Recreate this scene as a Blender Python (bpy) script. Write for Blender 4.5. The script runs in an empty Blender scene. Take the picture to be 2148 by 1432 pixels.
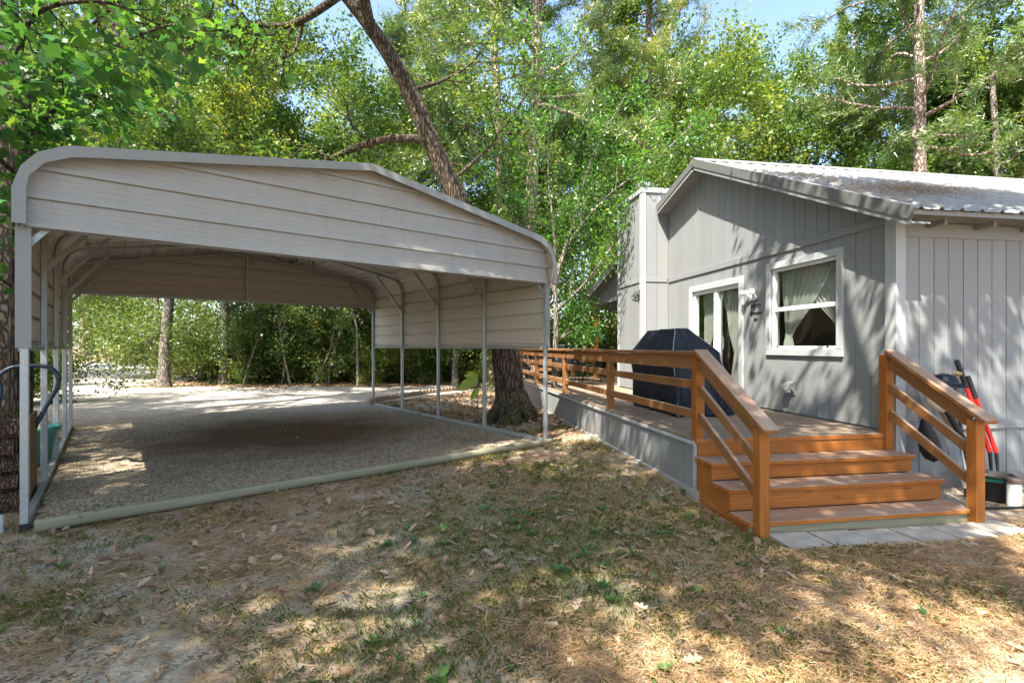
import bpy, bmesh, math, random
import numpy as np
from mathutils import Vector, Matrix, noise
R = math.radians
SC = bpy.context.scene
COL = SC.collection
RNG = np.random.default_rng(7)
random.seed(7)

# ------------------------------------------------------------------ camera
EYE = 1.55
cam_d = bpy.data.cameras.new('camera')
cam = bpy.data.objects.new('camera', cam_d); COL.objects.link(cam)
cam.location = (0, 0, EYE); cam.rotation_euler = (R(90), 0, 0)
cam_d.sensor_width = 36.0; cam_d.lens = 18.1; cam_d.shift_y = 0.0051
cam_d.clip_start = 0.05; cam_d.clip_end = 800
SC.camera = cam

# ------------------------------------------------------------------ light
SUN_EL = math.atan2(1.0, math.hypot(.357, .596))
SUN_AZ = math.atan2(-.357, -.596)
world = bpy.data.worlds.new('World'); SC.world = world; world.use_nodes = True
wn = world.node_tree; wn.nodes.clear()
sky = wn.nodes.new('ShaderNodeTexSky'); sky.sky_type = 'NISHITA'; sky.sun_disc = False
sky.sun_elevation = SUN_EL; sky.sun_rotation = SUN_AZ
sky.air_density = .85; sky.dust_density = 2.0; sky.ozone_density = .8
bg = wn.nodes.new('ShaderNodeBackground'); bg.inputs['Strength'].default_value = 0.15
wo = wn.nodes.new('ShaderNodeOutputWorld')
wn.links.new(sky.outputs[0], bg.inputs[0]); wn.links.new(bg.outputs[0], wo.inputs[0])
sun_d = bpy.data.lights.new('sun', 'SUN'); sun_d.energy = 5.0; sun_d.angle = R(0.55)
sun_d.color = (1.0, .93, .82)
sun = bpy.data.objects.new('sun', sun_d); COL.objects.link(sun)
sun.rotation_euler = Vector((-.357, -.596, 1)).to_track_quat('Z', 'Y').to_euler()
SC.view_settings.view_transform = 'Standard'; SC.view_settings.look = 'None'
SC.view_settings.gamma = 1.0; SC.view_settings.use_curve_mapping = False
SC.view_settings.exposure = 1.93
SC.render.engine = 'CYCLES'
SC.cycles.max_bounces = 7; SC.cycles.diffuse_bounces = 4; SC.cycles.transparent_max_bounces = 6
SC.cycles.glossy_bounces = 3; SC.cycles.transmission_bounces = 4
SC.cycles.use_denoising = True; SC.cycles.denoising_prefilter = 'NONE'

# ------------------------------------------------------------------ frames of the two buildings
D3 = Vector((.9865, .1635, 0)); D2 = Vector((-.1635, .9865, 0)); UP = Vector((0, 0, 1))
def H(u, v, z): return D3*u + D2*v + UP*z            # house frame: u to the right, v away
CA = Vector((.765, .644, 0)); CB = Vector((-.6176, .7865, 0)); CO = Vector((.535, 8.25, 0))
def C(s, t, z): return CO + CA*s + CB*t + UP*z       # carport frame: s across (0 right, -6.07 left), t away
def sstep(a, b, x):
    t = np.clip((x-a)/(b-a), 0, 1); return t*t*(3-2*t)
def G(x, y):                                         # height of the ground
    x = np.asarray(x, float); y = np.asarray(y, float)
    u = x*D3.x + y*D3.y; v = x*D2.x + y*D2.y
    b = .10*sstep(1.5, 2.55, u)*sstep(4.3, 5.4, v)*(1-sstep(13, 18, v))
    far = .035*np.clip(y-22, 0, 38)
    und = .012*np.sin(x*1.3+.5*np.sin(y*.9))*np.cos(y*1.1+x*.4)
    return b+far+und
def g1(x, y): return float(G(x, y))

# ------------------------------------------------------------------ object helpers
W = {}
def reg(o, m, parent=None):
    COL.objects.link(o); o.matrix_basis = m
    if parent is not None:
        o.parent = parent; o.matrix_parent_inverse = W[parent.name].inverted()
    W[o.name] = m.copy()
    return o
def tag(o, label=None, cat=None, group=None, kind=None):
    if label: o['label'] = label
    if cat: o['category'] = cat
    if group: o['group'] = group
    if kind: o['kind'] = kind
    return o
def thing(name, label, cat, loc=(0, 0, 0), group=None):
    o = bpy.data.objects.new(name, None); o.empty_display_size = .1
    reg(o, Matrix.Translation(Vector(loc))); return tag(o, label, cat, group)
def mobj(name, me, mat=None, parent=None, m=None):
    o = bpy.data.objects.new(name, me)
    if mat is not None and not me.materials: me.materials.append(mat)
    return reg(o, m if m is not None else Matrix.Identity(4), parent)
def mesh(name, verts, faces, mat=None, smooth=False):
    me = bpy.data.meshes.new(name)
    me.from_pydata([tuple(v) for v in verts], [], [tuple(f) for f in faces]); me.update()
    if smooth: me.shade_smooth()
    if mat: me.materials.append(mat)
    return me
def npmesh(name, V, counts, mat=None, smooth=False):
    """V (n,3) vertices laid out face after face, counts = int vertices per face (fans of loose polygons)"""
    me = bpy.data.meshes.new(name); n = len(V)
    me.vertices.add(n); me.vertices.foreach_set('co', np.asarray(V, np.float32).ravel())
    nf = n//counts
    me.loops.add(n); me.loops.foreach_set('vertex_index', np.arange(n, dtype=np.int32))
    me.polygons.add(nf); me.polygons.foreach_set('loop_start', np.arange(nf, dtype=np.int32)*counts)
    me.polygons.foreach_set('loop_total', np.full(nf, counts, np.int32))
    me.update(calc_edges=True)
    if mat: me.materials.append(mat)
    return me
def npmesh_idx(name, V, F, mat=None, smooth=False):
    me = bpy.data.meshes.new(name); F = np.asarray(F, np.int32); k = F.shape[1]
    me.vertices.add(len(V)); me.vertices.foreach_set('co', np.asarray(V, np.float32).ravel())
    me.loops.add(F.size); me.loops.foreach_set('vertex_index', F.ravel())
    me.polygons.add(len(F)); me.polygons.foreach_set('loop_start', np.arange(len(F), dtype=np.int32)*k)
    me.polygons.foreach_set('loop_total', np.full(len(F), k, np.int32))
    me.update(calc_edges=True)
    if smooth: me.shade_smooth()
    if mat: me.materials.append(mat)
    return me
_bc = {}
def boxmesh(L, Wd, T, mat, bev=0.0):
    key = (round(L, 3), round(Wd, 3), round(T, 3), mat.name, bev)
    if key in _bc: return _bc[key]
    bm = bmesh.new(); bmesh.ops.create_cube(bm, size=1)
    for v in bm.verts: v.co = Vector((v.co.x*L, v.co.y*Wd, v.co.z*T))
    if bev: bmesh.ops.bevel(bm, geom=list(bm.edges), offset=bev, segments=1, affect='EDGES')
    me = bpy.data.meshes.new('board'); bm.to_mesh(me); bm.free(); me.materials.append(mat)
    _bc[key] = me; return me
def frame(c, X, Y=None, Z=None):
    X = X.normalized()
    if Z is None: Z = X.cross(Y).normalized(); Y = Z.cross(X).normalized()
    else: Y = Z.cross(X).normalized(); Z = X.cross(Y).normalized()
    m = Matrix((X, Y, Z)).transposed().to_4x4(); m.translation = c; return m
def board(name, mat, parent, c, X, Z, L, Wd, T, bev=.003):
    """a board centred at c: length L along X, thickness T along Z, width Wd across"""
    return mobj(name, boxmesh(L, Wd, T, mat, bev), None, parent, frame(c, X, Z=Z))
def bar(name, mat, parent, p, q, Z, Wd, T, bev=.003):
    return board(name, mat, parent, (p+q)/2, q-p, Z, (q-p).length, Wd, T, bev)
class MB:
    """collects shapes into one mesh"""
    def __init__(s): s.v = []; s.f = []
    def box(s, F, a0, a1, b0, b1, z0, z1):
        n = len(s.v)
        s.v += [F(a, b, z) for z in (z0, z1) for b in (b0, b1) for a in (a0, a1)]
        s.f += [tuple(n+i for i in q) for q in ((0, 2, 3, 1), (4, 5, 7, 6), (0, 1, 5, 4), (2, 6, 7, 3), (0, 4, 6, 2), (1, 3, 7, 5))]
        return s
    def tube(s, pts, r, n=8, cap=True):
        pts = [Vector(p) for p in pts]; k0 = len(s.v); m = len(pts)
        rr = r if isinstance(r, (list, tuple)) else [r]*m
        ref = None
        for i, p in enumerate(pts):
            d = (pts[min(i+1, m-1)]-pts[max(i-1, 0)]).normalized()
            if ref is None: ref = d.orthogonal().normalized()
            ref = (ref-d*ref.dot(d)).normalized(); b = d.cross(ref)
            for k in range(n):
                a = 2*math.pi*k/n; s.v.append(p+(ref*math.cos(a)+b*math.sin(a))*rr[i])
        for i in range(m-1):
            for k in range(n):
                a = k0+i*n+k; b2 = k0+i*n+(k+1) % n; s.f.append((a, b2, b2+n, a+n))
        if cap:
            s.f.append(tuple(k0+k for k in range(n))[::-1]); s.f.append(tuple(k0+(m-1)*n+k for k in range(n)))
        return s
    def poly(s, pts): n = len(s.v); s.v += [Vector(p) for p in pts]; s.f.append(tuple(range(n, n+len(pts)))); return s
    def prism(s, pts, off):
        n = len(s.v); k = len(pts); off = Vector(off)
        s.v += [Vector(p) for p in pts]+[Vector(p)+off for p in pts]
        s.f.append(tuple(range(n, n+k))[::-1]); s.f.append(tuple(range(n+k, n+2*k)))
        for i in range(k): j = (i+1) % k; s.f.append((n+i, n+j, n+k+j, n+k+i))
        return s
    def lathe(s, c, prof, n=20):
        k0 = len(s.v); c = Vector(c)
        for r, z in prof:
            for k in range(n): a = 2*math.pi*k/n; s.v.append(c+Vector((r*math.cos(a), r*math.sin(a), z)))
        for i in range(len(prof)-1):
            for k in range(n):
                a = k0+i*n+k; b = k0+i*n+(k+1) % n; s.f.append((a, b, b+n, a+n))
        return s
    def obj(s, name, mat, parent=None, smooth=False, L=None):
        if L is not None:
            iv = L.inverted(); s.v = [iv@Vector(p) for p in s.v]
        me = mesh(name, s.v, s.f, mat, smooth)
        bm = bmesh.new(); bm.from_mesh(me); bmesh.ops.recalc_face_normals(bm, faces=bm.faces); bm.to_mesh(me); bm.free()
        return mobj(name, me, None, parent, L)

# ------------------------------------------------------------------ materials
class NT:
    def __init__(s, name):
        s.m = bpy.data.materials.new(name); s.m.use_nodes = True; s.t = s.m.node_tree; s.t.nodes.clear()
        s.out = s.n('ShaderNodeOutputMaterial')
    def n(s, typ, **kw):
        nd = s.t.nodes.new(typ)
        for k, v in kw.items(): setattr(nd, k, v)
        return nd
    def l(s, a, b): s.t.links.new(a, b)
    def tc(s, kind='Object'): return s.n('ShaderNodeTexCoord').outputs[kind]
    def mp(s, src, scale=(1, 1, 1), rot=(0, 0, 0), loc=(0, 0, 0)):
        m = s.n('ShaderNodeMapping'); m.inputs['Scale'].default_value = scale; m.inputs['Rotation'].default_value = rot
        m.inputs['Location'].default_value = loc; s.l(src, m.inputs[0]); return m.outputs[0]
    def noise(s, src, sc, det=4, rough=.55, dist=0):
        nd = s.n('ShaderNodeTexNoise'); nd.inputs['Scale'].default_value = sc; nd.inputs['Detail'].default_value = det
        nd.inputs['Roughness'].default_value = rough; nd.inputs['Distortion'].default_value = dist
        if src is not None: s.l(src, nd.inputs['Vector'])
        return nd.outputs['Fac']
    def ramp(s, fac, stops, interp='LINEAR'):
        r = s.n('ShaderNodeValToRGB'); r.color_ramp.interpolation = interp
        e = r.color_ramp.elements
        while len(e) < len(stops): e.new(.5)
        for i, (p, c) in enumerate(stops):
            e[i].position = p; e[i].color = (c, c, c, 1) if isinstance(c, (int, float)) else (*c, 1)
        s.l(fac, r.inputs[0]); return r.outputs[0]
    def mix(s, fac, a, b, mode='MIX'):
        m = s.n('ShaderNodeMix', data_type='RGBA', blend_type=mode)
        for i, x in ((0, fac), (6, a), (7, b)):
            if isinstance(x, (int, float)): m.inputs[i].default_value = x if i == 0 else (x, x, x, 1)
            elif isinstance(x, tuple): m.inputs[i].default_value = (*x, 1)
            else: s.l(x, m.inputs[i])
        return m.outputs[2]
    def math(s, op, a, b=0.0, clamp=False):
        m = s.n('ShaderNodeMath', operation=op); m.use_clamp = clamp
        for i, x in ((0, a), (1, b)):
            if isinstance(x, (int, float)): m.inputs[i].default_value = x
            else: s.l(x, m.inputs[i])
        return m.outputs[0]
    def rnd(s): return s.n('ShaderNodeObjectInfo').outputs['Random']
    def bump(s, h, strength=.3, dist=.01):
        b = s.n('ShaderNodeBump'); b.inputs['Strength'].default_value = strength; b.inputs['Distance'].default_value = dist
        s.l(h, b.inputs['Height']); return b.outputs[0]
    def pbsdf(s, col, rough=.7, metal=0.0, nrm=None, spec=.4):
        p = s.n('ShaderNodeBsdfPrincipled')
        for k, x in (('Base Color', col), ('Roughness', rough), ('Metallic', metal)):
            if isinstance(x, (int, float)): p.inputs[k].default_value = x if k != 'Base Color' else (x, x, x, 1)
            elif isinstance(x, tuple): p.inputs[k].default_value = (*x, 1)
            else: s.l(x, p.inputs[k])
        p.inputs['Specular IOR Level'].default_value = spec
        if nrm is not None: s.l(nrm, p.inputs['Normal'])
        s.l(p.outputs[0], s.out.inputs[0]); return p
def sc3(c, k): return tuple(x*k for x in c)

def m_paint(name, col, grain=(3, 60, 60), var=.14, bump=.25, rough=.75, dirt=.38):
    t = NT(name); o = t.tc(); r = t.rnd()
    ov = t.n('ShaderNodeVectorMath', operation='ADD'); t.l(o, ov.inputs[0])
    cx = t.n('ShaderNodeCombineXYZ'); t.l(t.math('MULTIPLY', r, 37.0), cx.inputs[0]); t.l(t.math('MULTIPLY', r, 11.0), cx.inputs[1])
    t.l(cx.outputs[0], ov.inputs[1]); v = ov.outputs[0]
    g = t.noise(t.mp(v, grain), 1.0, 5, .7)
    c = t.mix(g, sc3(col, 1-var), sc3(col, 1+var))
    d = t.ramp(t.noise(v, 1.7, 5, .6), [(.45, 0.0), (.75, 1.0)])
    c = t.mix(t.math('MULTIPLY', d, dirt), c, sc3((.30, .28, .23), .7))
    c = t.mix(t.math('MULTIPLY', r, .35), c, sc3(col, .74))
    ps = t.n('ShaderNodeSeparateXYZ'); t.l(t.n('ShaderNodeNewGeometry').outputs['Position'], ps.inputs[0])
    low = t.ramp(t.math('ADD', ps.outputs[2], t.math('MULTIPLY', t.noise(v, 5, 4, .6), .35)), [(.18, 1.0), (.48, 0.0)])
    c = t.mix(t.math('MULTIPLY', low, .55), c, (.17, .135, .09))
    t.pbsdf(c, rough, 0, t.bump(g, bump, .004)); return t.m
def m_wood(name, c1, c2, weather=None, wamt=.0, rough=.55, scale=1.0):
    t = NT(name); o = t.tc(); r = t.rnd()
    cx = t.n('ShaderNodeCombineXYZ'); t.l(t.math('MULTIPLY', r, 53.0), cx.inputs[0]); t.l(t.math('MULTIPLY', r, 17.0), cx.inputs[1]); t.l(t.math('MULTIPLY', r, 5.0), cx.inputs[2])
    ov = t.n('ShaderNodeVectorMath', operation='ADD'); t.l(o, ov.inputs[0]); t.l(cx.outputs[0], ov.inputs[1]); v = ov.outputs[0]
    fine = t.noise(t.mp(v, (4*scale, 90*scale, 90*scale)), 1.0, 5, .65)
    w = t.noise(t.mp(v, (.9, 11*scale, 11*scale)), 1.0, 4, .6, 1.6)
    wv = t.n('ShaderNodeTexWave', wave_type='BANDS', bands_direction='Y'); wv.inputs['Scale'].default_value = 9*scale
    wv.inputs['Distortion'].default_value = 5.0; wv.inputs['Detail'].default_value = 3; wv.inputs['Detail Scale'].default_value = .6
    t.l(t.mp(v, (.35, 1, 1)), wv.inputs[0])
    f = t.math('ADD', t.math('MULTIPLY', fine, .42), t.math('MULTIPLY', w, .50)); f = t.math('ADD', f, t.math('MULTIPLY', wv.outputs['Fac'], .09))
    c = t.ramp(f, [(.30, sc3(c1, .75)), (.52, c1), (.78, c2)])
    kn = t.n('ShaderNodeTexVoronoi'); kn.inputs['Scale'].default_value = 1.0; kn.inputs['Randomness'].default_value = 1
    t.l(t.mp(v, (2.2, 7, 7)), kn.inputs[0])
    k = t.ramp(kn.outputs['Distance'], [(.05, 1.0), (.13, 0.0)])
    c = t.mix(t.math('MULTIPLY', k, .75), c, sc3(c1, .28))
    c = t.mix(t.math('MULTIPLY', r, .62), c, sc3(c1, .66))
    if weather is not None:
        nz = t.n('ShaderNodeSeparateXYZ'); t.l(t.n('ShaderNodeNewGeometry').outputs['Normal'], nz.inputs[0])
        up = t.ramp(nz.outputs[2], [(.5, 0.0), (.8, 1.0)])
        q = t.ramp(t.noise(t.mp(v, (1.2, 5, 5)), 1.0, 5, .7), [(.32, 0.35), (.6, 1.0)])
        c = t.mix(t.math('MULTIPLY', t.math('MULTIPLY', up, q), wamt), c, t.mix(fine, sc3(weather, .65), sc3(weather, 1.3)))
    t.pbsdf(c, min(.85, rough+.2), 0, t.bump(f, .35, .004), .25); return t.m
def m_metal(name, col, metal=.0, rough=.4, var=.10, spangle=False, grime=.2):
    t = NT(name); o = t.tc()
    n1 = t.noise(o, 3, 5, .65); c = t.mix(n1, sc3(col, 1-var), sc3(col, 1+var))
    if spangle:
        vo = t.n('ShaderNodeTexVoronoi'); vo.inputs['Scale'].default_value = 55; t.l(o, vo.inputs[0])
        sp = t.n('ShaderNodeSeparateColor'); t.l(vo.outputs['Color'], sp.inputs[0])
        c = t.mix(t.math('MULTIPLY', sp.outputs[0], .35), c, sc3(col, 1.5))
    st = t.ramp(t.noise(t.mp(o, (2.5, 2.5, .6)), 2.2, 6, .7), [(.5, 0.0), (.75, 1.0)])
    c = t.mix(t.math('MULTIPLY', st, grime), c, (.16, .14, .10))
    t.pbsdf(c, t.math('ADD', t.math('MULTIPLY', n1, .2), rough-.1), metal, t.bump(t.noise(o, 6, 3, .5), .06, .01)); return t.m
def m_plain(name, col, rough=.6, metal=0.0, var=.12, sc=8, bump=.1):
    t = NT(name); o = t.tc(); n1 = t.noise(o, sc, 5, .6)
    t.pbsdf(t.mix(n1, sc3(col, 1-var), sc3(col, 1+var)), rough, metal, t.bump(n1, bump, .01)); return t.m
def m_leaf(name, stops, trans=.38, gloss=.035, clump=.45, zc=.8):
    t = NT(name); r = t.n('ShaderNodeNewGeometry').outputs['Random Per Island']; oi = t.rnd()
    nz = t.noise(t.tc(), zc, 3, .6)
    f = t.math('ADD', t.math('MULTIPLY', r, 1-clump), t.math('MULTIPLY', t.ramp(nz, [(.3, 0.0), (.7, 1.0)]), clump))
    f = t.math('ADD', f, t.math('MULTIPLY', t.math('SUBTRACT', oi, .5), .30), True)
    c = t.ramp(f, stops)
    d = t.n('ShaderNodeBsdfDiffuse'); t.l(c, d.inputs[0])
    tr = t.n('ShaderNodeBsdfTranslucent'); t.l(t.mix(1.0, c, (1.35, 1.25, .55), 'MULTIPLY'), tr.inputs[0])
    m1 = t.n('ShaderNodeMixShader'); m1.inputs[0].default_value = trans; t.l(d.outputs[0], m1.inputs[1]); t.l(tr.outputs[0], m1.inputs[2])
    g = t.n('ShaderNodeBsdfGlossy'); g.inputs['Roughness'].default_value = .42
    m2 = t.n('ShaderNodeMixShader'); m2.inputs[0].default_value = gloss; t.l(m1.outputs[0], m2.inputs[1]); t.l(g.outputs[0], m2.inputs[2])
    t.l(m2.outputs[0], t.out.inputs[0]); return t.m
def m_bark(name, c1, c2, sc=1.0, plates=False, moss=0.0):
    t = NT(name); o = t.tc()
    v = t.mp(o, (15*sc, 15*sc, 2.6*sc) if not plates else (7*sc, 7*sc, 3.2*sc))
    vo = t.n('ShaderNodeTexVoronoi', feature='DISTANCE_TO_EDGE'); vo.inputs['Scale'].default_value = 1.3
    nd = t.n('ShaderNodeVectorMath', operation='ADD'); t.l(v, nd.inputs[0])
    nn = t.n('ShaderNodeTexNoise'); nn.inputs['Scale'].default_value = 1.2; t.l(v, nn.inputs[0]); t.l(nn.outputs['Color'], nd.inputs[1])
    t.l(nd.outputs[0], vo.inputs[0])
    e = t.ramp(vo.outputs[0], [(.0, 0.0), (.22, 1.0)]); n1 = t.noise(v, 3, 6, .7)
    h = t.math('ADD', t.math('MULTIPLY', e, .7), t.math('MULTIPLY', n1, .5))
    c = t.ramp(h, [(.25, sc3(c1, .5)), (.6, c1), (1.0, c2)])
    if moss:
        sp = t.n('ShaderNodeSeparateXYZ'); t.l(o, sp.inputs[0])
        low = t.ramp(sp.outputs[2], [(.0, 1.0), (.75, 0.0)])
        c = t.mix(t.math('MULTIPLY', t.math('MULTIPLY', low, t.ramp(t.noise(o, 4, 4, .6), [(.4, 0.0), (.6, 1.0)])), moss), c, (.07, .10, .02))
    t.pbsdf(c, .9, 0, t.bump(h, .9, .03), .15); return t.m

M = {}
M['siding'] = m_paint('siding_paint', (.212, .226, .232), (2.0, 60, 60), .16, .4)
M['trim'] = m_paint('trim_paint', (.36, .385, .40), (3, 80, 80), .08, .2, dirt=.15)
M['white'] = m_plain('white_vinyl', (.66, .68, .69), .4)
M['cedar'] = m_wood('cedar_stain', (.33, .115, .022), (.56, .25, .065), (.34, .255, .195), .92, .5)
M['rail'] = m_wood('rail_stain', (.25, .115, .042), (.42, .25, .12), (.36, .29, .23), .85, .55)
M['deck'] = m_wood('deck_weathered', (.19, .135, .088), (.34, .255, .18), (.25, .20, .155), .7, .7)
M['greenwood'] = m_wood('treated_pine', (.27, .255, .165), (.41, .385, .26), (.33, .33, .24), .5, .8)
M['galv'] = m_metal('galvanised_steel', (.36, .38, .38), .55, .42, .12, True, .15)
M['sheet'] = m_metal('beige_sheet', (.36, .355, .335), .0, .38, .06, False, .22)
M['sheet_in'] = m_metal('beige_sheet_inside', (.52, .475, .405), .0, .5, .05, False, .2)
M['ctrim'] = m_metal('grey_metal_trim', (.25, .26, .25), .0, .4, .06, False, .1)
M['roofmetal'] = m_metal('galvalume', (.34, .345, .34), .35, .5, .15, False, .55)
M['rooftrim'] = m_metal('roof_trim', (.13, .135, .135), .1, .42, .12, False, .3)
M['oakbark'] = m_bark('oak_bark', (.055, .042, .031), (.14, .113, .085), 1.0, moss=.9)
M['pinebark'] = m_bark('pine_bark', (.17, .125, .095), (.42, .35, .29), 1.1, True)
M['greybark'] = m_bark('grey_bark', (.13, .115, .09), (.32, .29, .25), 1.4)
M['twig'] = m_plain('twig', (.09, .07, .05), .9)
def stp(a, b, c, d): return [(.0, a), (.38, b), (.72, c), (1.0, d)]
M['leaf_oak'] = m_leaf('oak_leaves', stp((.025, .065, .02), (.055, .13, .03), (.12, .21, .035), (.28, .30, .05)), .42)
M['leaf_gum'] = m_leaf('sweetgum_leaves', stp((.025, .09, .03), (.05, .16, .04), (.11, .24, .04), (.26, .34, .05)), .48)
M['leaf_elm'] = m_leaf('elm_leaves', stp((.03, .10, .018), (.07, .19, .03), (.13, .26, .04), (.26, .31, .05)), .45)
M['leaf_far'] = m_leaf('woodland_leaves', stp((.025, .065, .016), (.07, .145, .028), (.16, .24, .04), (.36, .35, .06)), .42, clump=.55, zc=.5)
M['leaf_bush'] = m_leaf('understory_leaves', stp((.03, .07, .016), (.065, .12, .026), (.15, .20, .04), (.34, .31, .08)), .42, clump=.55, zc=.9)
M['needle'] = m_leaf('pine_needles', stp((.03, .075, .02), (.08, .16, .03), (.19, .27, .04), (.36, .28, .06)), .35, .08, .6, 1.0)
M['fern'] = m_leaf('fern_green', stp((.02, .08, .015), (.04, .14, .025), (.06, .18, .03), (.12, .22, .04)), .3)
M['glass'] = None
def m_glass():
    t = NT('window_glass'); tr = t.n('ShaderNodeBsdfTransparent'); tr.inputs[0].default_value = (.90, .93, .91, 1)
    g = t.n('ShaderNodeBsdfGlossy'); g.inputs['Roughness'].default_value = .015
    fr = t.n('ShaderNodeLayerWeight'); fr.inputs['Blend'].default_value = .5
    m = t.n('ShaderNodeMixShader'); t.l(t.math('ADD', t.math('MULTIPLY', t.math('POWER', fr.outputs['Facing'], 3.0), .7), .05), m.inputs[0]); t.l(tr.outputs[0], m.inputs[1]); t.l(g.outputs[0], m.inputs[2])
    t.l(m.outputs[0], t.out.inputs[0]); return t.m
M['glass'] = m_glass()
def m_sheer():
    t = NT('sheer_curtain'); d = t.n('ShaderNodeBsdfDiffuse'); d.inputs[0].default_value = (.8, .8, .76, 1)
    tl = t.n('ShaderNodeBsdfTranslucent'); tl.inputs[0].default_value = (.8, .8, .76, 1)
    a = t.n('ShaderNodeMixShader'); a.inputs[0].default_value = .5; t.l(d.outputs[0], a.inputs[1]); t.l(tl.outputs[0], a.inputs[2])
    tr = t.n('ShaderNodeBsdfTransparent'); b = t.n('ShaderNodeMixShader'); b.inputs[0].default_value = .85
    t.l(tr.outputs[0], b.inputs[1]); t.l(a.outputs[0], b.inputs[2]); t.l(b.outputs[0], t.out.inputs[0]); return t.m
M['sheer'] = m_sheer()
M['room'] = m_plain('room_wall', (.30, .26, .21), .9)
M['black'] = m_plain('black_metal', (.02, .02, .022), .45)
M['cover'] = m_plain('navy_cover', (.005, .010, .019), .62, 0, .35, 5, .5)
M['piping'] = m_plain('grey_piping', (.24, .26, .29), .6)
M['bulb'] = m_plain('frosted_bulb', (.85, .85, .82), .25)
M['teal'] = m_plain('teal_plastic', (.035, .20, .175), .4)
M['soil'] = m_plain('potting_soil', (.05, .035, .025), .95, 0, .4, 40, .8)
M['logbark'] = m_bark('log_bark', (.085, .055, .035), (.20, .14, .095), 2.2)
M['ply'] = m_wood('plywood', (.22, .13, .06), (.35, .23, .12), None, 0, .8)
M['logend'] = m_plain('cut_log', (.32, .22, .13), .85, 0, .35, 25, .4)
M['navytube'] = m_plain('dark_blue_tube', (.018, .035, .06), .35)
M['red'] = m_plain('red_plastic', (.62, .02, .015), .35)
M['handle'] = m_wood('tool_handle', (.36, .27, .15), (.55, .44, .28), None, 0, .6)
M['rubber'] = m_plain('black_rubber', (.018, .018, .018), .6)
M['pvc'] = m_plain('white_pvc', (.62, .64, .62), .4, 0, .15, 9)
M['browncap'] = m_plain('brown_cap', (.10, .075, .06), .6)
M['paver'] = m_plain('concrete_paver', (.36, .335, .28), .9, 0, .5, 7, .5)
M['brick'] = m_plain('scalloped_brick', (.30, .22, .16), .9, 0, .35, 18, .6)
M['brickpale'] = m_plain('pale_brick', (.40, .37, .27), .9, 0, .3, 18, .6)
M['statue'] = m_plain('mossy_stone', (.34, .38, .30), .9, 0, .3, 12, .5)
M['shell'] = m_plain('cream_plastic', (.60, .60, .52), .35, 0, .1, 9)
M['sling'] = m_plain('black_mesh', (.028, .027, .03), .8)
# ------------------------------------------------------------------ ground
def grid_lines(a, f0, f1, b, fine, grow=1.16):
    xs = list(np.arange(f0, f1+1e-6, fine)); d = fine; x = f0; lo = []
    while x > a: d *= grow; x -= d; lo.append(x)
    d = fine; x = xs[-1]; hi = []
    while x < b: d *= grow; x += d; hi.append(x)
    return np.array(lo[::-1]+xs+hi)
def sheet(name, xs, ys, lift, mat, keep=None, rough=0.0):
    X, Y = np.meshgrid(xs, ys); Z = G(X, Y)+lift
    if rough:
        n = np.zeros_like(Z)
        for k, (f, a) in enumerate(((5.1, .4), (11.3, .3), (23.7, .2))):
            n += a*np.sin(X*f+3*np.sin(Y*f*.37+k))*np.sin(Y*f*1.13+2*np.sin(X*f*.41+k*2))
        Z = Z+rough*n*np.exp(-((X-1)**2+(Y-4)**2)/160)
    V = np.stack([X, Y, Z], -1).reshape(-1, 3); nx = len(xs); ny = len(ys)
    i, j = np.meshgrid(np.arange(nx-1), np.arange(ny-1)); a = (j*nx+i).ravel()
    F = np.stack([a, a+1, a+1+nx, a+nx], 1)
    if keep is not None:
        c = V[F].mean(1); F = F[keep(c[:, 0], c[:, 1])]
        used, inv = np.unique(F.ravel(), return_inverse=True); V = V[used]; F = inv.reshape(-1, 4)
    return tag(mobj(name, npmesh_idx(name, V, F, mat, True)), kind='structure')

def carport_st(x, y):
    """carport coordinates of a ground point"""
    m = np.array([[CA.x, CB.x], [CA.y, CB.y]]); inv = np.linalg.inv(m)
    dx = np.asarray(x)-CO.x; dy = np.asarray(y)-CO.y
    return inv[0, 0]*dx+inv[0, 1]*dy, inv[1, 0]*dx+inv[1, 1]*dy
def in_gravel(x, y):
    s, t = carport_st(x, y); w = .25*np.sin(s*1.7)+.18*np.sin(s*4.1+1)
    a = (s > -6.02) & (s < -.02) & (t > .03) & (t < 7.4)
    right = 15.2+.35*np.minimum(np.maximum(x+4, 0), 5)+.9*np.maximum(0, x+4)*.4
    b = (t > 6.6) & (y < 19.3+.12*(x+8)*(x > -8)*1.0+w) & (x > -17+w) & ((x < -3.6) | (y > 14.1+1.72*(x+3.6)))  & (x < .6)
    c = (x < -14.5+w) & (x > -27) & (y > 14) & (y < 30)
    return a | b | c

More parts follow.
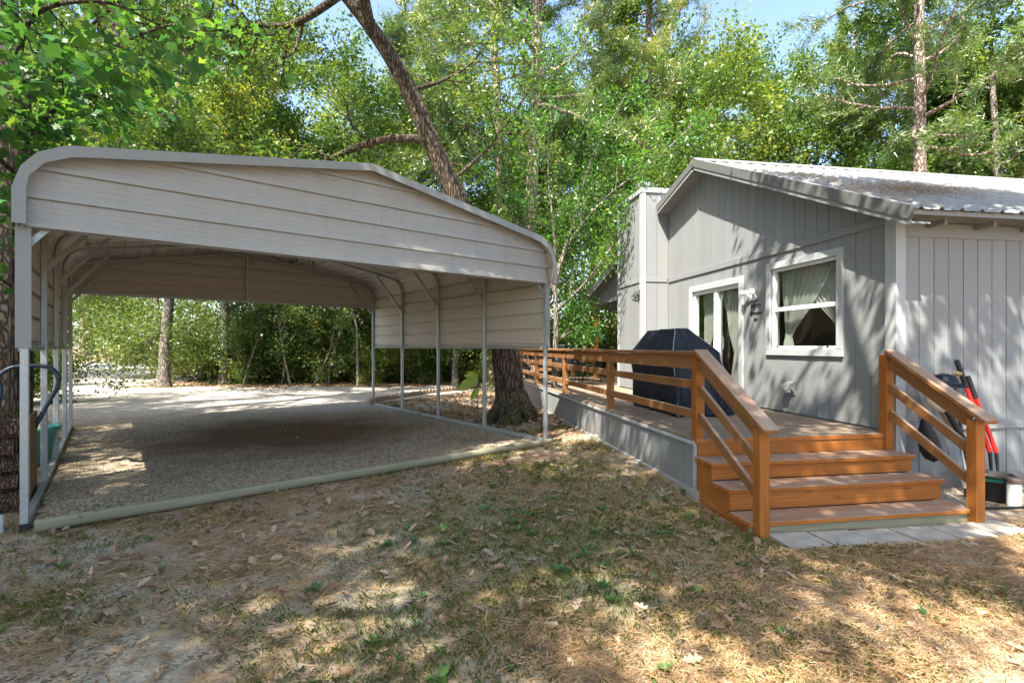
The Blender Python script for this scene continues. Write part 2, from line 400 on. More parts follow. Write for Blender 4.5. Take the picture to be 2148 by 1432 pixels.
def m_ground():
    t = NT('yard_ground'); o = t.tc()
    n1 = t.noise(o, .55, 6, .62); n2 = t.noise(o, 2.3, 6, .65); n3 = t.noise(o, 18, 5, .7); n4 = t.noise(o, 90, 3, .6)
    sand = t.mix(n3, (.31, .27, .205), (.62, .56, .455))
    straw = t.mix(n4, (.15, .092, .050), (.40, .27, .155))
    st = t.noise(t.mp(o, (55, 9, 1), (0, 0, .6)), 1.0, 4, .7); straw = t.mix(st, straw, (.42, .29, .165))
    mask = t.ramp(t.math('ADD', t.math('MULTIPLY', n1, .55), t.math('MULTIPLY', n2, .5)), [(.44, 0.0), (.57, 1.0)])
    c = t.mix(mask, sand, straw)
    gr = t.ramp(t.math('ADD', t.math('MULTIPLY', t.noise(t.mp(o, loc=(7, 3, 0)), .7, 5, .6), .7), t.math('MULTIPLY', n2, .35)), [(.55, 0.0), (.66, 1.0)])
    ctr = t.n('ShaderNodeVectorMath', operation='LENGTH'); t.l(t.mp(o, (.36, .40, 0), (0, 0, 0), (-.12, -1.75, 0)), ctr.inputs[0])
    cg = t.ramp(t.math('ADD', t.math('MULTIPLY', ctr.outputs['Value'], .55), t.math('MULTIPLY', n2, .6)), [(.42, 1.0), (.78, 0.0)])
    c = t.mix(t.math('MULTIPLY', t.math('MAXIMUM', gr, cg), .5), c, t.mix(n4, (.07, .095, .03), (.16, .18, .07)))
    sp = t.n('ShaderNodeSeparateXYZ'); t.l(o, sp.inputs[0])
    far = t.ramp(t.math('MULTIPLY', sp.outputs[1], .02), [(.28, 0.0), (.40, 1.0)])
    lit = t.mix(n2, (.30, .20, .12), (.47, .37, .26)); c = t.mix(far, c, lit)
    vo = t.n('ShaderNodeTexVoronoi'); vo.inputs['Scale'].default_value = 1.0; t.l(t.mp(o, (48, 85, 20), (0, 0, .5)), vo.inputs[0])
    sc_ = t.n('ShaderNodeSeparateColor'); t.l(vo.outputs['Color'], sc_.inputs[0])
    flake = t.ramp(sc_.outputs[0], [(.0, (.07, .045, .028)), (.45, (.20, .135, .08)), (.8, (.40, .30, .19)), (1.0, (.60, .51, .38))], 'CONSTANT')
    fm = t.math('MULTIPLY', t.ramp(sc_.outputs[1], [(.50, 0.0), (.56, 1.0)]), t.ramp(t.noise(o, 3.1, 4, .6), [(.35, .15), (.62, .8)]))
    c = t.mix(fm, c, flake)
    h = t.math('ADD', t.math('ADD', t.math('MULTIPLY', n3, .6), t.math('MULTIPLY', n4, .4)), t.math('MULTIPLY', fm, .3))
    t.pbsdf(c, .95, 0, t.bump(h, .8, .03), .1); return t.m
def stain(t, o, c):
    """brown matted leaf litter in the middle of the parking bay"""
    mp = t.mp(o, (.40, .42, 0), (0, 0, 0), (1.58, -3.80, 0)); ln = t.n('ShaderNodeVectorMath', operation='LENGTH'); t.l(mp, ln.inputs[0])
    st = t.ramp(t.math('ADD', t.math('MULTIPLY', ln.outputs['Value'], .6), t.math('MULTIPLY', t.noise(o, 1.1, 5, .6), .5)), [(.55, 1.0), (.85, 0.0)])
    return t.mix(t.math('MULTIPLY', st, .82), c, t.mix(t.noise(o, 40, 3, .7), (.075, .042, .018), (.20, .12, .055)))
def m_gravel():
    t = NT('gravel'); o = t.tc()
    vo = t.n('ShaderNodeTexVoronoi'); vo.inputs['Scale'].default_value = 34; t.l(o, vo.inputs[0])
    s = t.n('ShaderNodeSeparateColor'); t.l(vo.outputs['Color'], s.inputs[0])
    c = t.ramp(s.outputs[0], [(.0, (.21, .155, .095)), (.5, (.38, .305, .205)), (1.0, (.58, .50, .37))])
    n1 = t.noise(o, .8, 5, .65)
    c = t.mix(t.ramp(n1, [(.50, 0.0), (.66, .8)]), c, t.mix(t.noise(o, 30, 4, .7), (.11, .07, .035), (.27, .18, .10)))
    # oil and rust stained centre of the parking bay
    c = stain(t, o, c)
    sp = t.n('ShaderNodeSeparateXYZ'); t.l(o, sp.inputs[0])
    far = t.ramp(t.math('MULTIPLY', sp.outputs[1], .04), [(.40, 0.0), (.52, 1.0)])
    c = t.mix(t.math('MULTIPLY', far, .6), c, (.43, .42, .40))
    h = t.math('SUBTRACT', 1.0, vo.outputs['Distance'])
    t.pbsdf(c, .9, 0, t.bump(h, .7, .03), .2); return t.m
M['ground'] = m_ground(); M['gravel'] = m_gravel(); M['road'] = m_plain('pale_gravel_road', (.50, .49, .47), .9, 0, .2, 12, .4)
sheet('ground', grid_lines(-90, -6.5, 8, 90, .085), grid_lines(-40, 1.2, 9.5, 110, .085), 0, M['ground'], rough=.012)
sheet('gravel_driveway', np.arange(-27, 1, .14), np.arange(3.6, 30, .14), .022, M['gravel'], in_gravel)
sheet('gravel_road', np.arange(-75, 40, .8), np.linspace(29.5, 34.5, 8), .03, M['road'])

# ------------------------------------------------------------------ carport
cp = thing('carport', 'open beige metal carport with bent eaves over a gravel parking bay', 'carport', CO)
PROF = [(.035, 2.55), (.035, 2.84), (-.02, 3.00), (-.12, 3.13), (-.30, 3.23), (-3.035, 3.71)]
PROF = PROF+[(-6.07-s, z) for s, z in PROF[-2::-1]]
def roofz(s):
    for (a, za), (b, zb) in zip(PROF, PROF[1:]):
        if b <= s <= a and a != b: return za+(zb-za)*(a-s)/(a-b)
    return 2.55
TS = [0, 1.70, 3.40, 5.10, 6.80]; TW = .057
def Cdir(a, b, z): return CA*a+CB*b+UP*z
# frames: legs, bent corner, rafter, knee brace
for t in TS:
    for side in (0, 1):
        s0 = 0 if side == 0 else -6.07; sg = -1 if side == 0 else 1
        bar('leg', M['galv'], cp, C(s0, t, .05), C(s0, t, 2.80), CB, TW, TW, .006)
        pts = [C(s0, t, 2.78), C(s0+sg*.02, t, 2.92), C(s0+sg*.08, t, 3.04), C(s0+sg*.18, t, 3.12), C(s0+sg*.32, t, 3.165)]
        MB().tube(pts, .034, 6).obj('corner_bend', M['galv'], cp)
        bar('rafter', M['galv'], cp, C(s0+sg*.30, t, 3.16), C(-3.035, t, 3.645), CB, TW, TW, .004)
        if t not in (0,) or True:
            bar('knee_brace', M['galv'], cp, C(s0+sg*.02, t+.045, 2.42), C(s0+sg*.62, t+.045, 3.17), CB, .05, .03, .003)
        if t == 0:
            board('foot_plate', M['black'], cp, C(s0, t, .035), CA, UP, .07, .07, .06, .004)
for s0 in (0, -6.07):
    bar('base_rail', M['galv'], cp, C(s0, .03, .055), C(s0, 6.85, .055), UP, TW, TW, .005)
for t in (6.83,):
    bar('header', M['galv'], cp, C(0, t, 2.585), C(-6.07, t, 2.585), UP, .05, .05, .004)
bar('header', M['galv'], cp, C(0, .02, 2.575), C(-6.07, .02, 2.575), UP, .05, .05, .004)
bar('gable_stud', M['galv'], cp, C(-3.035, 6.78, 2.56), C(-3.035, 6.78, 3.64), CB, TW, TW, .004)
# ribbed sheets: profile of height h along the sheet, major rib each .245, three small ribs between
PITCH = .245
def ribs(z0, z1, ph=0.0, RH=.022):
    out = []; z = z0
    k = math.floor((z0-ph)/PITCH)
    pts = [(z0, 0.0)]
    for i in range(k, k+40):
        b = ph+i*PITCH
        for dz, h in ((0, 0), (.006, RH), (.044, RH), (.050, 0)):
            pts.append((b+dz, h))
        for f in (.38, .58, .78):
            for dz, h in ((-.009, 0), (-.002, .0022), (.002, .0022), (.009, 0)): pts.append((b+PITCH*f+dz, h))
    for q in pts[1:]:
        if z0+1e-4 < q[0] < z1-1e-4: out.append(q)
    return [(z0, 0.0)]+out+[(z1, 0.0)]
def wall_sheet(name, parent, F, z0, z1, a0f, a1f, n_out, mat, ph=0.0, th=.004):
    """F(a,z,off) -> world; a0f/a1f give the run of the sheet at height z"""
    m = MB(); prof = ribs(z0, z1, ph, .040 if mat is M['sheet_in'] else .038)
    for side in (0, th):
        k0 = len(m.v)
        for z, h in prof:
            m.v += [F(a0f(z), z, n_out*(h+side)), F(a1f(z), z, n_out*(h+side))]
        for i in range(len(prof)-1):
            q = (k0+2*i, k0+2*i+1, k0+2*i+3, k0+2*i+2); m.f.append(q if side else q[::-1])
    return mobj(name, mesh(name, m.v, m.f, mat), None, parent)
# side walls (inside face seen on the right, both seen through)
for s0, no in ((.030, 1), (-6.10, -1)):
    for z0, z1, ph in ((1.56, 2.44, 1.56), (2.44, 2.84, 1.56)):
        wall_sheet('wall_sheet', cp, lambda a, z, o, s0=s0: C(s0+o, a, z), z0, z1, lambda z: -.02, lambda z: 6.84, no, M['sheet_in'], ph)
    bar('edge_trim', M['ctrim'], cp, C(s0-no*.012, -.02, 1.535), C(s0-no*.012, 6.84, 1.535), UP, .05, .045, .003)
# gable walls front and back
def gs(z, side):                       # where the sloping roof meets height z
    for (a, za), (b, zb) in zip(PROF[:6], PROF[1:6]):
        if za <= z <= zb: s = a+(b-a)*(z-za)/(zb-za) if zb > za else a; break
    else: s = -3.035
    s = min(s, -.005)-.012
    return s if side == 0 else -6.07-s
for t0, no, mt in ((-.036, -1, 'sheet'), (6.87, 1, 'sheet_in')):
    for z0, z1 in ((2.55, 3.04), (3.04, 3.695)):
        wall_sheet('gable_sheet', cp, lambda a, z, o, t0=t0: C(a, t0+o, z), z0, z1, lambda z: gs(z, 0), lambda z: gs(z, 1), no, M[mt], 2.55+.0)
m = MB()
rs = random.Random(3)
for i in range(27):
    m.box(C, -.12-i*.225, -.132-i*.225, -.047, -.039, 2.585+.01*rs.random(), 2.597)
for z in (2.66, 2.90, 3.14, 3.40):
    m.box(C, -2.84, -2.852, -.062, -.039, z, z+.012)
for i in range(24):
    s = -.45-i*.225; z = roofz(s)-.13; m.box(C, s, s-.012, -.058, -.039, z, z+.012)
tag(m.obj('screw_heads', M['galv'], cp), kind='stuff')
# roof sheets running front to back
def along(pr):
    L = [0]
    for (a, za), (b, zb) in zip(pr, pr[1:]): L.append(L[-1]+math.hypot(b-a, zb-za))
    return L
LP = along(PROF)
def pt_on(d):
    d = max(0, min(LP[-1], d))
    for i in range(len(LP)-1):
        if d <= LP[i+1]+1e-9:
            f = (d-LP[i])/(LP[i+1]-LP[i]); (a, za), (b, zb) = PROF[i], PROF[i+1]
            n = Vector((zb-za, 0, -(b-a))).normalized()   # outward in (s,z)
            if n.z < 0 and i not in (0, len(PROF)-2): n = -n
            if i == 0: n = Vector((1, 0, 0))
            if i == len(PROF)-2: n = Vector((-1, 0, 0))
            return a+(b-a)*f, za+(zb-za)*f, n
T0, T1 = -.20, 7.0
nsh = 8; step = LP[-1]/nsh
for k in range(nsh):
    d0, d1 = k*step, (k+1)*step
    ds = {d0, d1}
    for L in LP:
        if d0 < L < d1: ds.add(L)
    rb = {}
    i0 = int(d0/PITCH)-1
    for i in range(i0, i0+8):
        for dz, h in ((0, 0), (.012, .016), (.036, .016), (.048, 0)):
            x = i*PITCH+dz
            if d0 < x < d1: rb[x] = h
    allp = sorted([(x, rb.get(x, 0.0)) for x in set(ds) | set(rb)])
    m = MB()
    for side in (.004, .0075):
        k0 = len(m.v)
        for x, h in allp:
            s, z, n = pt_on(x); s += n.x*(h+side); z += n.z*(h+side)
            m.v += [C(s, T0, z), C(s, T1, z)]
        for i in range(len(allp)-1):
            q = (k0+2*i, k0+2*i+1, k0+2*i+3, k0+2*i+2); m.f.append(q)
    mobj('roof_sheet', mesh('roof_sheet', m.v, m.f, M['sheet_in']), None, cp)
# rake trim: an L flange following the roof edge, front and back
for tf, dirn in ((-.215, 1), (7.0, -1)):
    for j in range(len(PROF)-1):
        (a, za), (b, zb) = PROF[j], PROF[j+1]
        cx, cz = -3.035, 2.3
        def ins(s, z, w, j=j):
            if z < 2.86: return (s-w if s > -3 else s+w, z)
            d = Vector((cx-s, 0, 0)); 
            return (s-(w*.55 if s > -1 else (-w*.55 if s < -5 else 0)), z-w*(.85 if (s > -.25 or s < -5.8) else 1.0))
        o = .024
        A0 = (a+(o if a > -3.03 else -o if a < -3.04 else 0), za+(.02 if za > 2.9 else 0)); B0 = (b+(o if b > -3.03 else -o if b < -3.04 else 0), zb+(.02 if zb > 2.9 else 0))
        A1 = ins(A0[0], A0[1], .088); B1 = ins(B0[0], B0[1], .088)
        MB().prism([C(A0[0], tf, A0[1]), C(B0[0], tf, B0[1]), C(B1[0], tf, B1[1]), C(A1[0], tf, A1[1])], CB*(.012*dirn)).obj('rake_trim', M['ctrim'], cp)
        MB().prism([C(A0[0], tf+.012*dirn, A0[1]), C(B0[0], tf+.012*dirn, B0[1]), C(B0[0], tf+.012*dirn, B0[1]-.006), C(A0[0], tf+.012*dirn, A0[1]-.006)], CB*(.11*dirn)).obj('rake_trim_top', M['ctrim'], cp)
# corner trims over the upper posts
for s0 in (0, -6.07):
    sg = 1 if s0 == 0 else -1
    MB().box(C, s0-.045*sg, s0+.055*sg, -.052, -.040, 1.54, 2.56).obj('corner_trim', M['ctrim'], cp)
    MB().box(C, s0+.045*sg, s0+.055*sg, -.040, .08, 1.54, 2.56).obj('corner_trim', M['ctrim'], cp)

# ------------------------------------------------------------------ house
hs = thing('house', 'small grey board sided house with low gable and corrugated metal roof', 'house', H(4.91, 4.72, 0))
U0 = 4.91; V0 = 4.72; VR = 8.42; ZR = 4.82; SF = .468; SB = .281; VE = 4.30; VB = 14.95; UR = 4.64; UX = 13.2
def rz(v): return ZR-(VR-v)*SF if v < VR else ZR-(v-VR)*SB
WIN = (5.50, 6.72, 1.52, 2.655)      # opening v0,v1,z0,z1
DOOR = (7.47, 8.93, .64, 2.56)
def part_empty(name, parent, loc):
    o = bpy.data.objects.new(name, None); o.empty_display_size = .1
    return reg(o, Matrix.Translation(loc), parent)
def sheath(name, parent, F, a0, a1, z0, z1, holes, mat):
    """wall core with real openings, as boxes round the holes; F(a,depth,z)"""
    m = MB(); xs = a0
    for (h0, h1, k0, k1) in sorted(holes):
        m.box(F, xs, h0, .016, .13, z0, z1)
        if k0 > z0: m.box(F, h0, h1, .016, .13, z0, k0)
        if k1 < z1: m.box(F, h0, h1, .016, .13, k1, z1)
        xs = h1
    m.box(F, xs, a1, .016, .13, z0, z1)
    return m.obj(name, mat, parent)
Fg = lambda a, d, z: H(U0+d, a, z)
Fr = lambda a, d, z: H(a, V0+d, z)
gw = sheath('gable_wall', hs, Fg, V0+.14, 12.35, 0, 2.90, [WIN, DOOR], M['siding'])
def slope_core(v0, v1, n=1):
    m = MB(); pts = [v0]+[v for v in (VR,) if v0 < v < v1]+[v1]
    poly = [Fg(v0, .016, 2.90)]+[Fg(v, .016, rz(v)-.10) for v in pts]+[Fg(v1, .016, 2.90)]
    m.prism(poly, D3*.1); return m.obj('gable_peak', M['siding'], hs)
gp = slope_core(V0+.13, 14.62)
rw = sheath('front_wall', hs, Fr, U0+.02, UX-.3, 0, 2.98, [], M['siding'])
# siding boards
def vboards(parent, F, a0, a1, zlo, zhi, holes=(), pitch=.203, gap=.009, mat='siding', name='siding_board', th=.014, ph=None):
    """F(a,d,z), d = depth behind the face; zlo, zhi callables"""
    a = a0; rr = random.Random(int(abs(a0*100)))
    while a < a1-.02:
        b = min(a+pitch, a1); L, Rr = a+gap/2, b-gap/2; spans = [(None, None)]
        cuts = [(h[2], h[3]) for h in holes if L < h[1] and Rr > h[0]]
        segs = []
        if cuts:
            c0, c1 = cuts[0]; segs = [(zlo, lambda x, c0=c0: c0), (lambda x, c1=c1: c1, zhi)]
        else: segs = [(zlo, zhi)]
        d = rr.uniform(0, .0025)
        for lo, hi in segs:
            if hi((L+Rr)/2)-lo((L+Rr)/2) < .03: continue
            pts = [F(L, d, lo(L)), F(Rr, d, lo(Rr)), F(Rr, d, hi(Rr)), F(L, d, hi(L))]
            c = sum(pts, Vector())/4; nrm = (F(L, 1, 0)-F(L, 0, 0)).normalized()
            # local frame with X along the board (vertical) so that the grain runs up
            m = frame(c, UP, Z=-nrm); inv = m.inverted()
            P = [inv@p for p in pts]; Q = [inv@(p+nrm*(th-d)) for p in pts]
            me = mesh(name, P+Q, [(0, 1, 2, 3), (7, 6, 5, 4), (0, 4, 5, 1), (1, 5, 6, 2), (2, 6, 7, 3), (3, 7, 4, 0)], M[mat])
            bm = bmesh.new(); bm.from_mesh(me); bmesh.ops.recalc_face_normals(bm, faces=bm.faces); bm.to_mesh(me); bm.free()
            mobj(name, me, None, parent, m)
        a = b
WT = (5.41, 6.81, 1.43, 2.744); DT = (7.38, 9.04, .60, 2.665)
HOLES = [WIN, DOOR]
vboards(gw, Fg, V0+.115, 9.93, lambda a: .655, lambda a: 2.885, HOLES)
vboards(gp, Fg, V0+.115, 9.93, lambda a: 2.905, lambda a: rz(a)-.13)
vboards(gp, Fg, 12.3, 14.62, lambda a: 2.92, lambda a: rz(a)-.13)
vboards(rw, Fr, U0+.10, UX-.3, lambda a: .745, lambda a: 2.72, pitch=.187)
vboards(rw, Fr, U0+.10, UX-.3, lambda a: .17, lambda a: .66, pitch=.187)
# trims
T = M['trim']; S = M['siding']
def hb(name, mat, parent, F, a0, a1, d0, d1, z0, z1): 
    c = (F(a0, d0, z0)+F(a1, d1, z1))/2; X = (F(a1, 0, 0)-F(a0, 0, 0)); Zv = (F(0, 0, 0)-F(0, 1, 0))
    if abs(a1-a0) >= abs(z1-z0): return board(name, mat, parent, c, X, Zv, abs(a1-a0), abs(z1-z0), abs(d1-d0))
    return board(name, mat, parent, c, UP, Zv, abs(z1-z0), abs(a1-a0), abs(d1-d0))
hb('band_board', S, gw, Fg, V0+.115, 9.90, -.020, .002, 2.865, 2.965)
hb('corner_board', T, gw, Fg, V0-.022, V0+.115, -.022, .010, .02, 2.93)
hb('corner_board', T, rw, Fr, U0+.010, U0+.10, -.021, .012, .02, 2.93)
hb('band_board', S, rw, Fr, U0+.101, UX-.3, -.020, .002, .655, .745)
hb('base_board', S, rw, Fr, U0+.101, UX-.3, -.016, .002, .03, .17)
hb('frieze_board', S, rw, Fr, U0+.101, UX-.3, -.020, .012, 2.72, 2.87)
for u in np.arange(U0+.35, UX-.4, .61):
    hb('rafter_tail', S, rw, Fr, u, u+.04, -.22, -.03, 2.81, 2.87)
# chimney chase
UC = 4.35; VC0, VC1, ZC = 9.93, 11.28, 4.80
chs = MB().box(H, UC+.016, U0+.1, VC0+.016, VC1, 0, ZC-.01).obj('chimney_chase', S, hs)
Fc = lambda a, d, z: H(UC+d, a, z)
Fs = lambda a, d, z: H(a, VC0+d, z)
vboards(chs, Fc, VC0+.12, VC1-.07, lambda a: .655, lambda a: 2.88)
vboards(chs, Fc, VC0+.12, VC1-.07, lambda a: 2.95, lambda a: ZC-.10)
vboards(chs, Fs, UC+.06, U0-.002, lambda a: .655, lambda a: 2.88, pitch=.25)
vboards(chs, Fs, UC+.06, U0-.002, lambda a: 2.95, lambda a: ZC-.10, pitch=.25)
hb('band_board', S, chs, Fc, VC0+.12, VC1-.07, -.016, .002, 2.875, 2.955)
hb('band_board', S, chs, Fs, UC+.06, U0-.03, -.016, .002, 2.875, 2.955)
hb('corner_board', T, chs, Fc, VC0-.02, VC0+.12, -.020, .004, .64, ZC-.10)
hb('corner_board', T, chs, Fs, UC+.004, UC+.06, -.020, .004, .64, ZC-.10)
hb('corner_board', T, chs, Fc, VC1-.07, VC1+.02, -.020, .004, .64, ZC-.10)
MB().box(H, UC-.03, U0+.12, VC0-.03, VC1+.03, ZC-.10, ZC-.005).obj('chimney_cap', T, chs)
pp = MB().lathe(H(4.62, 10.45, ZC-.01), [(.14, 0), (.14, .16), (.19, .16), (.19, .24), (.10, .28), (.0, .29)], 16).obj('flue_pipe', M['galv'], chs)
# porch at the far end
porch_beam = MB().box(H, U0-.02, U0+.10, 12.3, 14.75, 2.76, 2.905).obj('porch_beam', M['siding'], hs)
MB().box(H, U0+.1, 10, 14.55, 14.7, 2.62, 2.88).obj('porch_beam', M['siding'], hs)
for u, v in ((4.86, 14.45), (7.6, 14.6), (10.2, 14.6)):
    bar('porch_post', M['cedar'], hs, H(u+.02, v, .62), H(u+.02, v, 2.76), D2, .12, .12, .006)
# roof: ribbed panels up each slope
rf = part_empty('metal_roof', hs, H(UR, VR, ZR))
def roof_panels(va, vb, n):
    w = (UX-UR)/n
    for k in range(n):
        a0 = UR+k*w; a1 = a0+w-.002; m = MB(); prof = []
        nr = 4; p = w/nr
        prof.append((a0, 0))
        for i in range(nr):
            b = a0+i*p+p*.5
            prof += [(b-.030, 0), (b-.014, .026), (b+.014, .026), (b+.030, 0)]
            if i < nr-1:
                c = b+p/2; prof += [(c-.02, 0), (c, .006), (c+.02, 0)]
        prof.append((a1, 0))
        for th in (.0, .003):
            k0 = len(m.v)
            for a, h in prof: m.v += [H(a, va, rz(va)+h+th), H(a, vb, rz(vb)+h+th)]
            for i in range(len(prof)-1): m.f.append((k0+2*i, k0+2*i+1, k0+2*i+3, k0+2*i+2))
        mobj('roof_panel', mesh('roof_panel', m.v, m.f, M['roofmetal']), None, rf)
roof_panels(VE, VR, 9); roof_panels(VR, VB, 9)
m = MB()
m.prism([H(UR+.03, VE+.04, rz(VE+.04)-.012), H(UR+.03, VR, ZR-.012), H(UR+.03, VR, ZR-.10), H(UR+.03, VE+.04, rz(VE+.04)-.06)], D3*(UX-UR-.05))
m.prism([H(UR+.03, VR+.001, ZR-.012), H(UR+.03, VB-.03, rz(VB-.03)-.012), H(UR+.03, VB-.03, rz(VB-.03)-.06), H(UR+.03, VR+.001, ZR-.10)], D3*(UX-UR-.05))
m.obj('roof_deck', S, rf)
n_c = int((UX-UR)/.61)
for k in range(n_c):   # ridge cap pieces
    a0 = UR-.01+k*.61
    MB().prism([H(a0, VR-.16, rz(VR-.16)+.030), H(a0, VR, ZR+.045), H(a0, VR+.16, rz(VR+.16)+.030), H(a0, VR+.16, rz(VR+.16)+.038), H(a0, VR, ZR+.056), H(a0, VR-.16, rz(VR-.16)+.038)], D3*.595).obj('ridge_cap', M['roofmetal'], rf)
def rake(va, vb, off, h0, h1, th, name, mat):
    X = H(0, vb, rz(vb))-H(0, va, rz(va))
    z0 = (h0+h1)/2; c = (H(UR+off, va, rz(va)+z0)+H(UR+off, vb, rz(vb)+z0))/2
    board(name, mat, rf, c, X, D3, X.length, abs(h1-h0), th)
for va, vb in ((VE-.04, VR), (VR, VC0-.05), (VC1+.08, VB)):
    rake(va, vb, -.012, .030, -.100, .008, 'rake_flashing', M['rooftrim'])
    rake(va+.06, vb-.004, .012, -.090, -.165, .030, 'rake_fascia', S)
    m = MB(); m.prism([H(UR+.03, va+.08, rz(va+.08)-.135), H(UR+.03, vb, rz(vb)-.135), H(UR+.03, vb, rz(vb)-.150), H(UR+.03, va+.08, rz(va+.08)-.150)], D3*(U0-UR-.03)); m.obj('soffit', S, rf)
# pine straw lying on the roof
def straw_patch(name, pts_fn, n, ln, w, mat, jitter=.5):
    c = pts_fn(n); a = RNG.uniform(0, np.pi, n); L = RNG.uniform(.5, 1, n)*ln
    d = np.stack([np.cos(a), np.sin(a), RNG.normal(0, .18, n)], 1); sd = np.stack([-np.sin(a), np.cos(a), np.zeros(n)], 1)
    p = c-d*L[:, None]/2; q = c+d*L[:, None]/2
    V = np.stack([p+sd*w, p-sd*w, q], 1).reshape(-1, 3); return npmesh(name, V, 3, mat)
M['straw'] = m_leaf('pine_straw', [(.0, (.15, .08, .038)), (.4, (.33, .19, .09)), (.75, (.52, .34, .17)), (1.0, (.62, .48, .30))], .12, .05, .2)
def roof_pts(n):
    b = [(5.9, 5.5, .55, .28, .4), (6.6, 5.9, .7, .25, .25), (5.3, 6.6, .3, .35, .12), (7.3, 6.4, .8, .3, .13), (5.0, 5.0, .2, .3, .05), (8.5, 5.5, 1.2, .3, .05)]
    idx = RNG.choice(len(b), n, p=[x[4] for x in b]); B = np.array(b)[idx]
    u = B[:, 0]+RNG.normal(0, 1, n)*B[:, 2]; v = np.clip(B[:, 1]+RNG.normal(0, 1, n)*B[:, 3]+(u-B[:, 0])*.12, VE+.02, VR-.1)
    u = np.clip(u, UR+.05, UX-.1)
    z = ZR-(VR-v)*SF+.012+RNG.random(n)*.045
    return np.outer(u, D3)+np.outer(v, D2)+np.outer(z, UP)
o = mobj('pine_straw', straw_patch('pine_straw', roof_pts, 3600, .16, .0022, M['straw'])); tag(o, 'brown pine straw lying in drifts on the metal house roof', 'pine straw', kind='stuff')
# window
def casing(parent, F, o, i, mat, d0=-.030, d1=.004, sill=True):
    (a0, a1, z0, z1), (b0, b1, y0, y1) = o, i
    hb('casing', mat, parent, F, a0, a1, d0, d1, y1, z1)
    if sill: hb('casing', mat, parent, F, a0, a1, d0, d1, z0, y0)
    hb('casing', mat, parent, F, a0, b0, d0-.002, d1, y0 if sill else z0, y1)
    hb('casing', mat, parent, F, b1, a1, d0-.002, d1, y0 if sill else z0, y1)
wn_ = part_empty('window', hs, H(U0, 6.1, 1.5))
casing(wn_, Fg, WT, WIN, M['trim'])
b0, b1, y0, y1 = WIN; ym = 2.075; fw = .040
for (a, b, c, d) in ((b0, b1, y1-fw, y1), (b0, b1, y0, y0+fw), (b0, b0+fw, y0+fw, y1-fw), (b1-fw, b1, y0+fw, y1-fw), (b0+fw, b1-fw, ym-.028, ym+.028)):
    hb('window_frame', M['white'], wn_, Fg, a, b, .012, .075, c, d)
MB().box(Fg, b0+fw, b1-fw, .050, .054, ym+.02, y1-fw).obj('pane', M['glass'], wn_)
MB().box(Fg, b0+fw, b1-fw, .038, .042, y0+fw, ym-.02).obj('pane', M['glass'], wn_)
for v in (b0+.16, b1-.13): MB().box(Fg, v, v+.03, .005, .02, y0+.02, y0+.045).obj('sash_lift', M['black'], wn_)
def curtain(name, parent, F, path, d, folds=9, amp=.012):
    """path: list of (a_left, a_right, z); cloth with vertical folds"""
    m = MB(); nc = folds*4
    for (a, b, z) in path:
        for i in range(nc+1):
            f = i/nc; m.v.append(F(a+(b-a)*f, d+amp*math.sin(f*folds*2*math.pi)+.01*math.sin(z*7+f*3), z))
    for r in range(len(path)-1):
        for i in range(nc): k = r*(nc+1)+i; m.f.append((k, k+1, k+nc+2, k+nc+1))
    return mobj(name, mesh(name, m.v, m.f, M['sheer'], True), None, parent)
# far curtain swept to the left tie, near curtain swept to the right
curtain('curtain', wn_, Fg, [(b1-.02, b0+.25, 2.62), (b1-.03, b0+.42, 2.35), (b1-.05, b0+.62, 2.08), (b1-.07, b0+.85, 1.87), (b1-.09, b1-.21, 1.70), (b1-.06, b1-.24, 1.6), (b1-.06, b1-.27, 1.50)], .16, 8)
curtain('curtain', wn_, Fg, [(b0+.02, b1-.25, 2.62), (b0+.03, b1-.45, 2.38), (b0+.04, b1-.66, 2.12), (b0+.05, b0+.33, 1.92), (b0+.06, b0+.20, 1.76), (b0+.05, b0+.2, 1.6), (b0+.05, b0+.2, 1.5)], .19, 8)
# sliding door
dr = part_empty('sliding_door', hs, H(U0, 8.2, .64))
casing(dr, Fg, DT, DOOR, M['trim'], sill=False)
b0, b1, y0, y1 = DOOR; fm = .062; mid = (b0+b1)/2
for (a, b, c, d) in ((b0, b1, y1-fm, y1), (b0, b1, y0, y0+.07), (b0, b0+fm, y0+.07, y1-fm), (b1-fm, b1, y0+.07, y1-fm), (mid-.05, mid+.05, y0+.07, y1-fm)):
    hb('door_frame', M['white'], dr, Fg, a, b, .010, .085, c, d)
MB().box(Fg, b0+fm, mid-.05, .060, .064, y0+.07, y1-fm).obj('pane', M['glass'], dr)
MB().box(Fg, mid+.05, b1-fm, .040, .044, y0+.07, y1-fm).obj('pane', M['glass'], dr)
curtain('curtain', dr, Fg, [(b0+.07, mid+.1, 2.5), (b0+.09, mid-.1, 2.15), (b0+.16, mid-.15, 1.8), (b0+.27, b0+.42, 1.45), (b0+.18, b0+.48, 1.1), (b0+.14, b0+.54, .72)], .17, 7)
curtain('curtain', dr, Fg, [(b1-.07, mid, 2.5), (b1-.08, mid+.15, 2.15), (b1-.09, mid+.3, 1.8), (b1-.1, b1-.22, 1.45), (b1-.08, b1-.26, 1.1), (b1-.08, b1-.3, .72)], .17, 7)
hb('door_handle', M['white'], dr, Fg, mid-.03, mid-.005, -.03, .012, 1.5, 1.72)
